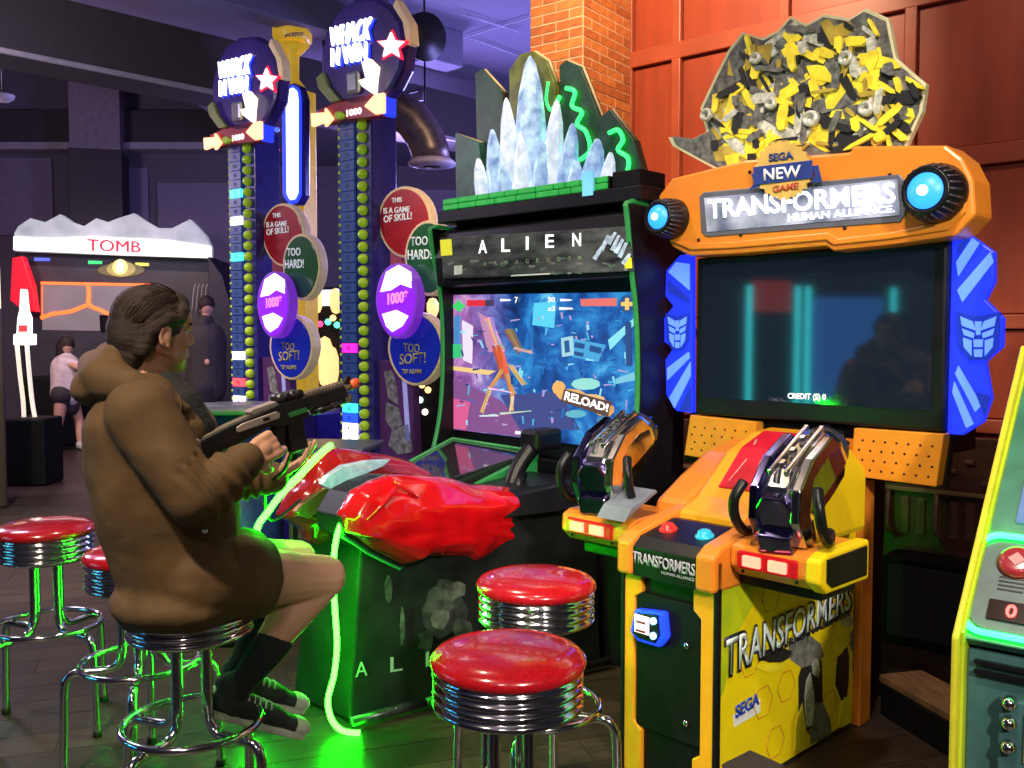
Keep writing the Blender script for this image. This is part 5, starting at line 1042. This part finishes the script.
# ---- head
Hc = L3(156, 333, 2.63)
def hp(f, l, u): return Hc + Rh @ Vector((f, l, u))
def hb(f, l, u, r, n=20): ball(body, hp(f, l, u), r, Rh, n)
hb(-.012, 0, .030, (.096, .074, .092), 28); hb(.022, 0, -.030, (.068, .060, .082), 26); hb(.040, 0, -.072, (.046, .044, .040)); hb(.068, 0, -.090, (.022, .025, .020)); hb(.040, .026, -.062, (.040, .030, .034)); hb(.040, -.026, -.062, (.040, .030, .034))
hb(.060, 0, .045, (.038, .056, .034)); hb(.058, .032, -.022, (.028, .024, .028)); hb(.058, -.032, -.022, (.028, .024, .028)); hb(.080, 0, .018, (.018, .040, .012))
limb(body, [(hp(.086, 0, .014), .008), (hp(.095, 0, -.006), .0085), (hp(.103, 0, -.020), .0095)], 10); hb(.094, .009, -.026, (.010, .008, .006)); hb(.094, -.009, -.026, (.010, .008, .006))
hb(.083, 0, -.050, (.013, .021, .006)); hb(.082, 0, -.061, (.013, .018, .007)); hb(.074, 0, -.056, (.018, .028, .020))
for s in (-1, 1):
    hb(-.002, s * .080, -.010, (.019, .010, .030), 14); hb(.004, s * .081, -.034, (.010, .008, .012), 10); limb(body, [(hp(-.012, s * .088, -.034), .0055), (hp(-.020, s * .089, -.012), .0058), (hp(-.018, s * .090, .008), .006), (hp(-.004, s * .088, .018), .006), (hp(.011, s * .084, .008), .0055)], 8)
    limb(body, [(hp(.03, s * .045, -.055), .020), (hp(-.01, s * .058, -.04), .018)], 12)
nb = L3(150, 384, 2.61)
limb(body, [(hp(-.022, 0, -.06), .053), (hp(-.035, 0, -.11), .051), (nb, .060)], 18)
# ---- trunk under the clothes
sp_ = [L3(154, 424, 2.61), L3(160, 460, 2.61), L3(172, 530, 2.63), L3(186, 582, 2.64)]
for p, r in zip(sp_, ((.09, .13, .07), (.12, .15, .10), (.12, .15, .12), (.13, .17, .11))): ball(body, p, r, Rt)
limb(body, [(nb, .052), (sp_[0], .07), (sp_[1], .1), (sp_[2], .1), (sp_[3], .1)])
# ---- arms
shR, elR, wrR = L3(142, 415, 2.45), L3(194, 502, 2.41), L3(249, 458, 2.52)
shL, elL, wrL = L3(165, 412, 2.80), L3(222, 480, 2.93), L3(274, 476, 3.0)
for a, b_, c in ((shR, elR, wrR), (shL, elL, wrL)): limb(body, [(a, .055), (a.lerp(b_, .5), .045), (b_, .042), (b_.lerp(c, .35), .040), (c, .026)])
def hand(wrist, d, pn, curls, spread=.0, sc=1.0, thumb=(.5, .3), tside=1):
    d = d.normalized(); pn = (pn - d * pn.dot(d)).normalized(); s = d.cross(pn) * tside   # s points to the thumb side
    P = lambda a, b_, c: wrist + (d * a + s * b_ + pn * c) * sc
    for k, y in enumerate((.027, .009, -.009, -.026)): limb(body, [(P(.0, y * .6, 0), .014 * sc), (P(.045, y * .9, -.002), .0135 * sc), (P(.085 - abs(y) * .2, y, 0), .0115 * sc)], 10)
    ball(body, P(.045, 0, .004), .026 * sc, n=14); ball(body, P(.03, .026, .010), .017 * sc, n=12)
    for k, (y, L) in enumerate(((.028, .95), (.009, 1.05), (-.009, .98), (-.027, .78))):
        c = curls[k]; p = P(.085 - abs(y) * .2, y, 0); ang = 0; pts = [(p, .0105 * sc)]; sp = spread * (1.5 - k)
        for seg, (ln, da) in enumerate(((.042, c[0]), (.027, c[1]), (.021, c[2]))):
            ang += math.radians(da); dirv = d * math.cos(ang) + pn * math.sin(ang) + s * sp
            p = p + dirv.normalized() * ln * L * sc; pts.append((p, (.0098, .0088, .0075)[seg] * sc))
        limb(body, pts, 10)
    p = P(.018, .030, .006); t1 = (d * .65 + s * thumb[0] + pn * thumb[1]).normalized(); t2 = (d * .8 + s * thumb[0] * .3 + pn * (thumb[1] + .4)).normalized()
    limb(body, [(p, .0135 * sc), (p + t1 * .038 * sc, .0115 * sc), (p + t1 * .038 * sc + t2 * .028 * sc, .0098 * sc), (p + t1 * .038 * sc + t2 * .050 * sc, .008 * sc)], 10)
hand(wrR, L3(300, 428, 2.66) - wrR, Vector((-.25, 1, -.05)), ((35, 40, 20), (62, 70, 35), (66, 72, 40), (66, 74, 40)), thumb=(.55, .5), tside=-1, sc=1.12)
hand(wrL, L3(314, 456, 3.05) - wrL, Vector((-.35, -.1, 1)), ((28, 14, 10), (20, 14, 8), (14, 12, 10), (8, 12, 10)), .10, thumb=(.7, .45), tside=1)
# ---- legs
hiR, knR, anR = L3(200, 578, 2.56), L3(324, 577, 2.86), L3(236, 690, 2.73)
hiL, knL, anL = L3(205, 570, 2.78), L3(296, 560, 3.12), L3(238, 668, 3.0)
for h, k, a in ((hiR, knR, anR), (hiL, knL, anL)):
    back = (a - k).normalized().cross(Vector((0, 0, 1))); bk = Rt @ Vector((-1, 0, 0))
    limb(body, [(h, .100), (h.lerp(k, .45), .090), (h.lerp(k, .8), .074), (k, .068), (k.lerp(a, .12), .062), (k.lerp(a, .35) + bk * .012, .062), (k.lerp(a, .6) + bk * .008, .050), (k.lerp(a, .85), .038), (a, .036)])
    ball(body, k + (k - h).normalized() * .014 + Vector((0, 0, .01)), .055, n=16)
tR, tL = L3(300, 724, 2.88), L3(300, 700, 3.14)
heR, heL = L3(224, 704, 2.71), L3(230, 684, 2.99)
for a, hl, t in ((anR, heR, tR), (anL, heL, tL)): limb(body, [(a, .034), (hl, .024), (hl.lerp(t, .5), .022), (t, .014)])
bmesh_ = remesh(body, .0046, 3, 'body', .35); obj('body', bmesh_, M_skin, wo)
# ---- eyes, brows
for s in (-1, 1):
    bm = bmesh.new(); ball(bm, hp(.0690, s * .031, .004), .0110, n=14); ey = obj('eye', bm, mat('eye_white', (.7, .68, .66), .2), wo)
    bm = bmesh.new(); ball(bm, hp(.0763, s * .0315, .004), .0046, n=12); obj('iris', bm, mat('brown_iris', (.03, .015, .01), .15), ey)
    obj('eyebrow', tube([hp(.092, s * .014, .026), hp(.089, s * .030, .031), hp(.076, s * .048, .027)], [.003, .004, .002], 8), M_hair, wo)
# ---- hair: cap drawn back to the nape, with strands
hr = bmesh.new()
def hh(f, l, u, r, n=22): ball(hr, hp(f, l, u), r, Rh, n)
hh(-.022, 0, .042, (.104, .086, .094), 30); hh(-.062, 0, -.005, (.072, .080, .085), 24); hh(-.072, 0, -.062, (.050, .062, .060)); hh(.040, 0, .085, (.050, .055, .040)); hh(-.075, 0, -.10, (.036, .045, .045))
for s in (-1, 1): limb(hr, [(hp(.052, s * .054, .068), .022), (hp(.038, s * .067, .040), .020), (hp(.006, s * .076, .040), .020), (hp(-.044, s * .074, .0), .024), (hp(-.056, s * .062, -.05), .026)], 12)
hm = remesh(hr, .005, 5, 'hair'); 
RhT = Rh.transposed()
def hair_wave(p):
    q = RhT @ (p - Hc); t = math.atan2(q.y, q.z + .02) * 26 + q.x * 10
    return .0007 * math.sin(t) + .002 * noise.noise(q * 24)
push(hm, hair_wave)
hair = obj('hair', hm, M_hair, wo)
rnd = random.Random(5); stb = bmesh.new()
for k in range(60):
    a0 = rnd.uniform(-1.45, 1.45); c = []
    for i in range(7):
        t = i / 6; f = .066 - .175 * t; u = .042 + (.080 * math.cos(a0)) * math.sin(math.pi * (.30 + .62 * t)) - .11 * t * t; l = .088 * math.sin(a0) * math.sin(math.pi * (.30 + .5 * t))
        q = Vector((f + .02, l, u - .042)); n_ = math.sqrt((q.x / .109) ** 2 + (q.y / .090) ** 2 + (q.z / .098) ** 2); q = q / n_ * rnd.uniform(.985, 1.02); c.append(hp(q.x - .022, q.y, q.z + .042) - (Rh @ Vector((0, 0, .0))))
    tube(smoothline(c, 2), .0008, 5, bm=stb)
o = obj('hair_strands', stb, mat('hair_highlight', (.030, .012, .007), .55), hair); o['kind'] = 'stuff'
# ---- jacket
jk = bmesh.new()
def section(t):
    ks = [(0, L3(190, 598, 2.64), (.185, .200)), (.15, L3(184, 572, 2.64), (.185, .205)), (.35, L3(171, 525, 2.63), (.197, .205)), (.55, L3(159, 470, 2.615), (.203, .205)), (.75, L3(152, 425, 2.605), (.180, .200)), (.9, L3(148, 404, 2.60), (.135, .165)), (1, L3(146, 394, 2.61), (.085, .10))]
    for (a, p, r), (b_, q, s) in zip(ks, ks[1:]):
        if t <= b_ + 1e-6:
            f = (t - a) / (b_ - a); return p.lerp(q, f), (r[0] + (s[0] - r[0]) * f, r[1] + (s[1] - r[1]) * f)
for i in range(41):
    p, r = section(i / 40); ball(jk, p, (r[0], r[1], .07), Rt, 28)
for a, b_, c, R0 in ((shR, elR, wrR, 1), (shL, elL, wrL, 1)):
    limb(jk, [(a, .095), (a.lerp(b_, .4), .088), (b_, .075), (b_.lerp(c, .3), .072), (b_.lerp(c, .65), .062), (b_.lerp(c, .93), .052)], 20)
limb(jk, [(shR, .09), (L3(150, 404, 2.58), .09)]); limb(jk, [(shL, .09), (L3(150, 404, 2.62), .09)])
# skirt of the jacket over the thighs
for h, k in ((hiR, knR), (hiL, knL)): limb(jk, [(h, .135), (h.lerp(k, .18), .128), (h.lerp(k, .32), .118)], 20)
ball(jk, L3(150, 600, 2.62), (.10, .18, .10), Rt); ball(jk, L3(182, 599, 2.60), (.195, .20, .085), Rt)
jm = remesh(jk, .0085, 9, 'jacket')
def folds(p):
    n_ = noise.noise(Vector((p.x * 3 + p.z * 5, p.y * 3, p.z * 4 - p.x * 3))) * .010 + noise.noise(Vector((p.x * 8 - p.z * 6, p.y * 8, p.z * 5 + p.x * 6))) * .006 + noise.noise(p * 26) * .0018
    for a, c, amp in ((elR, wrR, .0055), (elL, wrL, .0055)):
        ax = c - a; t = (p - a).dot(ax) / ax.length_squared
        if -.15 < t < 1.0 and (p - a - ax * t).length < .11: n_ += amp * math.sin(t * 30 + 4 * noise.noise(p * 8)) * max(0, min(1, (1.0 - t) * 4)) * max(0, min(1, (t + .15) * 5))
    return n_
push(jm, folds)
jkt = obj('jacket', jm, M_jack, wo)
# hood bunched behind the neck, collar, cuffs, pocket flap, drawstring
hd = bmesh.new()
limb(hd, [(L3(184, 408, 2.50), .020), (L3(164, 402, 2.46), .028), (L3(132, 388, 2.46), .046), (L3(106, 378, 2.53), .064), (L3(104, 372, 2.66), .072), (L3(128, 374, 2.74), .055), (L3(165, 388, 2.74), .035)], 18)
limb(hd, [(L3(118, 356, 2.56), .040), (L3(112, 356, 2.62), .048), (L3(122, 352, 2.68), .042)], 16); ball(hd, L3(98, 388, 2.60), (.075, .11, .060), Rt)
hm2 = remesh(hd, .008, 6, 'hood')
push(hm2, lambda p: noise.noise(Vector((p.x * 6, p.y * 6, p.z * 18))) * .009)
obj('hood', hm2, M_jack, jkt)
sc_ = bmesh.new(); limb(sc_, [(L3(168, 384, 2.58), .040), (L3(184, 402, 2.56), .045), (L3(200, 428, 2.57), .042), (L3(212, 455, 2.60), .03)], 16); obj('scarf', remesh(sc_, .008, 5, 'scarf'), M_scarf, wo)
lp = bmesh.new(); limb(lp, [(L3(184, 390, 2.64), .014), (L3(200, 408, 2.66), .018), (L3(214, 436, 2.68), .016), (L3(222, 460, 2.70), .012)], 12); obj('lapel', remesh(lp, .006, 4, 'lapel'), M_jack, jkt)
for c, e_ in ((wrR, elR), (wrL, elL)): ax = (c - e_).normalized(); obj('cuff', tube([c - ax * .045, c - ax * .03, c - ax * .012, c - ax * .008], [.051, .0535, .053, .046], 20), M_jackd, jkt)
obj('button', lathe([(0, -.004), (.007, -.004), (.007, .004), (0, .006)], 12), M_sil, jkt, loc=L3(205, 531, 2.425), rot=(math.pi / 2, 0, 0))
obj('drawstring', tube(smoothline([L3(178, 395, 2.49), L3(181, 405, 2.47), L3(180, 416, 2.465)], 4), .003, 6), M_jackd, jkt)
# frayed hem of the shorts on the near thigh
for h, k in ((hiR, knR), (hiL, knL)): obj('jacket_hem', tube([h.lerp(k, .12), h.lerp(k, .30), h.lerp(k, .46)], [.128, .126, .116], 28), M_jack, jkt)
# ---- socks and shoes
for a, k, t, hl, nm in ((anR, knR, tR, heR, 'near'), (anL, knL, tL, heL, 'far')):
    sb = bmesh.new(); limb(sb, [(a.lerp(k, .42), .058), (a.lerp(k, .3), .053), (a.lerp(k, .12), .043), (a, .042), (hl, .038)], 18); obj('sock', remesh(sb, .007, 3, 'sock'), M_sock, wo)
    f = (t - hl); Ln = f.length; fx = f.normalized(); sd = fx.cross(Vector((0, 0, 1))).normalized(); uz = sd.cross(fx).normalized(); Rs = Matrix((fx, sd, uz)).transposed()
    q = lambda a_, b_, c_: hl + fx * a_ + sd * b_ + uz * c_
    sh_ = bmesh.new(); ball(sh_, q(-.005, 0, .0), (.045, .036, .040), Rs); ball(sh_, q(.06, 0, .004), (.08, .040, .048), Rs); ball(sh_, q(Ln * .55, 0, -.002), (.085, .043, .040), Rs); ball(sh_, q(Ln * .88, 0, -.008), (.055, .040, .030), Rs); limb(sh_, [(q(.015, 0, .0), .044), (q(.0, 0, .055), .043)], 18)
    shoe = obj('shoe', remesh(sh_, .006, 4, 'shoe'), M_shoe, wo)
    out_ = [(-.052, 0), (-.045, .028), (-.01, .038), (.06, .036), (Ln * .62, .043), (Ln * .9, .040), (Ln + .02, .026), (Ln + .032, 0)]; out_ = out_ + [(x, -y) for x, y in out_[-2:0:-1]]
    obj('sole', solid([q(x, y, -.042) for x, y in out_], [q(x, y, -.020) for x, y in out_]), M_rub, shoe, bevel=.006)
    tc_ = bmesh.new(); ball(tc_, q(Ln * .95, 0, -.008), (.052, .042, .032), Rs); obj('toe_cap', tc_, M_rub, shoe)
    for i in range(5): x = .055 + i * .022; obj('lace', tube([q(x, -.032, .030 - i * .002), q(x + .006, -.012, .048 - i * .002), q(x + .006, .012, .048 - i * .002), q(x, .032, .030 - i * .002)], .0035, 6), M_rub, shoe)
# ================================================================== TOY RIFLE (held)
ga_, gb_ = at(190, 452, 2.50), at(356, 383, 3.02)
GA = Fr((ga_.x, ga_.y, ga_.z), math.atan2(gb_.y - ga_.y, gb_.x - ga_.x))
rf = empty('toy_rifle', GA.O, GA.a, 'black toy assault rifle with grey side plate and orange tip in the woman\'s hands', 'toy gun')
M_gun = mat('black_gun_plastic', (.008, .008, .009), .5, var=.3, spec=.3); M_gun2 = mat('brown_grey_rail', (.16, .13, .09), .45, var=.25); M_plate = mat('pinkish_grey_plate', (.42, .36, .35), .35, .3, var=.1)
def gp(name, pts, w_, m, par=None, y=0, bevel=.004): return obj(name, prism([GA.fy(a, b, 0) for a, b in pts], y - w_, y + w_), m, par or rf, bevel=bevel)
gp('stock', [(194, 441), (228, 424), (262, 410), (270, 424), (240, 441), (198, 460)], .022, M_gun, bevel=.008)
gp('butt_pad', [(185, 437), (195, 438), (200, 461), (191, 464), (187, 452)], .026, mat('tan_rubber', (.30, .24, .18), .6), bevel=.008)
gp('stock_top', [(196, 439), (228, 423), (258, 410), (259, 413), (228, 427), (197, 444)], .012, M_gun2)
gp('receiver', [(258, 411), (276, 403), (299, 397), (305, 416), (288, 424), (268, 427)], .024, M_gun, bevel=.005)
pl_ = gp('side_plate', [(230, 427), (236, 423), (270, 411), (274, 413), (273, 418), (236, 431), (231, 432)], .003, M_plate, None, -.026); gp('plate_hole', [(256, 418), (262, 416), (263, 419), (257, 421)], .001, M_gun, pl_, -.030, 0)
gp('carry_rail', [(246, 412), (250, 409), (273, 401), (276, 404), (250, 416)], .014, M_plate, bevel=.003)
for i in range(4): a, b_ = GA.fy(278 + i * 6, 398 - i * 1.5, 0); obj('sight_knob', tube([(a, -.02, b_), (a, .02, b_)], .013, 12), M_gun if i % 2 else M_gm, rf)
gp('green_panel', [(282, 413), (300, 407), (302, 411), (284, 417)], .002, mat('green_lit_panel', (.02, .25, .06), .4), None, -.0255, 0)
gp('magazine', [(284, 424), (300, 417), (306, 447), (289, 453)], .014, M_gun, bevel=.004)
gp('pistol_grip', [(272, 426), (283, 424), (282, 445), (270, 446)], .015, M_gun, bevel=.006)
gp('handguard', [(299, 397), (340, 385), (345, 396), (303, 411)], .022, M_gun, bevel=.006)
hgx = [(301 + i * 3.4, 396.5 - i * 1.0) for i in range(12)]
for a, b_ in hgx: gp('rail_tooth', [(a, b_ - 3.2), (a + 2, b_ - 3.8), (a + 2.4, b_ + 3), (a + .4, b_ + 3.4)], .016, M_gun2, bevel=.001)
def gt(name, a, b_, r, m, n=14): p, q = GA.fy(*a, 0), GA.fy(*b_, 0); return obj(name, tube([(p[0], 0, p[1]), (q[0], 0, q[1])], r, n), m, rf)
gt('barrel', (338, 391), (352, 386), .011, M_gun2); gt('orange_tip', (350, 385.5), (357, 382.5), .016, mat('orange_tip_plastic', (.75, .12, .03), .4)); gt('under_tube', (312, 412), (344, 399), .012, M_gm); gt('tube_tip', (343, 400), (349, 397.5), .015, M_gun2); gp('front_sight', [(342, 384), (346, 376), (350, 376), (349, 384)], .006, M_gun); gp('fore_grip', [(316, 411), (330, 406), (331, 409), (318, 414)], .016, M_gun)
# cable hanging from the rifle to the cabinet
cb = obj('rifle_cable', tube(smoothline([rf.matrix_basis.inverted() @ at(*p) for p in ((292, 450, 2.80), (284, 470, 2.9), (265, 490, 3.0), (272, 520, 3.2), (300, 500, 3.5))], 6), .006, 8), M_gun, rf)
# ================================================================== FAR PEOPLE
def far_person(name, lab, d, head, neck, hip, feet, shw, cols, r=1.0, arm=None, hairlen=0):
    e = empty('person', at(*feet[0], d) * Vector((1, 1, 0)), 0, lab, 'person'); I = Matrix.Translation(-e.location); Z = lambda x, y, dd=0: I @ at(x, y, d + dd)
    b = bmesh.new(); H = Z(*head); ball(b, H, (.085, .09, .115)); limb(b, [(H, .05), (Z(*neck), .055)]); N_ = Z(*neck); P_ = Z(*hip)
    limb(b, [(N_, .07), (N_.lerp(P_, .3), .14 * r), (N_.lerp(P_, .7), .13 * r), (P_, .14 * r)])
    arms = arm or [((neck[0] + 10, neck[1] + 20), (neck[0] + 16, neck[1] + 28))]
    for el, wr in arms: limb(b, [(N_ + Vector((0, -.1, -.05)), .055), (Z(*el, -.15), .042), (Z(*wr, -.2), .03)]); ball(b, Z(wr[0] + 1, wr[1], -.22), (.04, .03, .045))
    for i, f in enumerate(feet):
        dd = -.1 + .2 * i; ft = Z(*f, dd); ft.z = .05; kn = P_.lerp(ft, .5) + Vector((.03, dd, 0)); limb(b, [(P_ + Vector((0, dd, 0)), .09 * r), (kn, .062), (ft + Vector((0, 0, .04)), .04)]); limb(b, [(ft, .045), (ft + Vector((.10, -.08, -.01)), .035)])
    obj('body', remesh(b, .014, 4, 'body'), M_skin, e)
    h = bmesh.new(); ball(h, H + Vector((-.01, .01, .025)), (.105, .105, .115)); 
    if hairlen: limb(h, [(H + Vector((-.05, 0, 0)), .09), (H + Vector((-.07, 0, -hairlen * .6)), .075), (H + Vector((-.06, 0, -hairlen)), .04)])
    obj('hair', remesh(h, .014, 4, 'hair'), M_hair, e)
    t = bmesh.new(); limb(t, [(N_ + Vector((0, 0, -.02)), .10), (N_.lerp(P_, .3), .175 * r), (N_.lerp(P_, .7), .17 * r), (P_, .175 * r)]); 
    for el, wr in arms: limb(t, [(N_ + Vector((0, -.1, -.05)), .08), (Z(*el, -.15).lerp(N_, .3), .062)] + ([(Z(*el, -.15), .06), (Z(*wr, -.2), .045)] if cols[3] else []))
    obj('top', remesh(t, .016, 6, 'top'), cols[0], e)
    s = bmesh.new()
    for i, f in enumerate(feet):
        dd = -.1 + .2 * i; ft = Z(*f, dd); kn = P_.lerp(ft, .5); limb(s, [(P_ + Vector((0, 0, .05)), .16 * r), (P_ + Vector((0, dd, 0)), .13 * r), (P_.lerp(kn, cols[2]), .11 * r)] + ([(ft + Vector((0, 0, .1)), .07)] if cols[2] > .9 else []))
    obj('bottoms', remesh(s, .016, 5, 'bottoms'), cols[1], e)
    for i, f in enumerate(feet):
        ft = Z(*f, -.1 + .2 * i); ft.z = .05; q = bmesh.new(); limb(q, [(ft + Vector((0, 0, .02)), .055), (ft, .052), (ft + Vector((.11, -.085, -.008)), .044)]); obj('shoe', remesh(q, .014, 4, 'shoe'), M_shoe if cols[3] else M_rub, e)
    return e
far_person('girl', 'dark haired girl in white top and dark shorts playing at the far big screen', 12.2, (67, 346), (66, 357), (66, 394), ((54, 440), (80, 440)), 0, (mat('white_top', (.62, .50, .48), .7), mat('dark_shorts', (.03, .022, .025), .8), .55, False), 1.1, [((80, 368), (86, 374))], .26)
far_person('man', 'person in dark coat standing right of the far big screen', 11.8, (207, 306), (206, 320), (206, 388), ((200, 448), (212, 450)), 0, (mat('dark_coat', (.030, .024, .022), .8), mat('dark_trousers', (.015, .013, .014), .8), 1.0, True), 1.45, [((200, 348), (206, 362))])
bpy.data.scenes.remove(TMP)
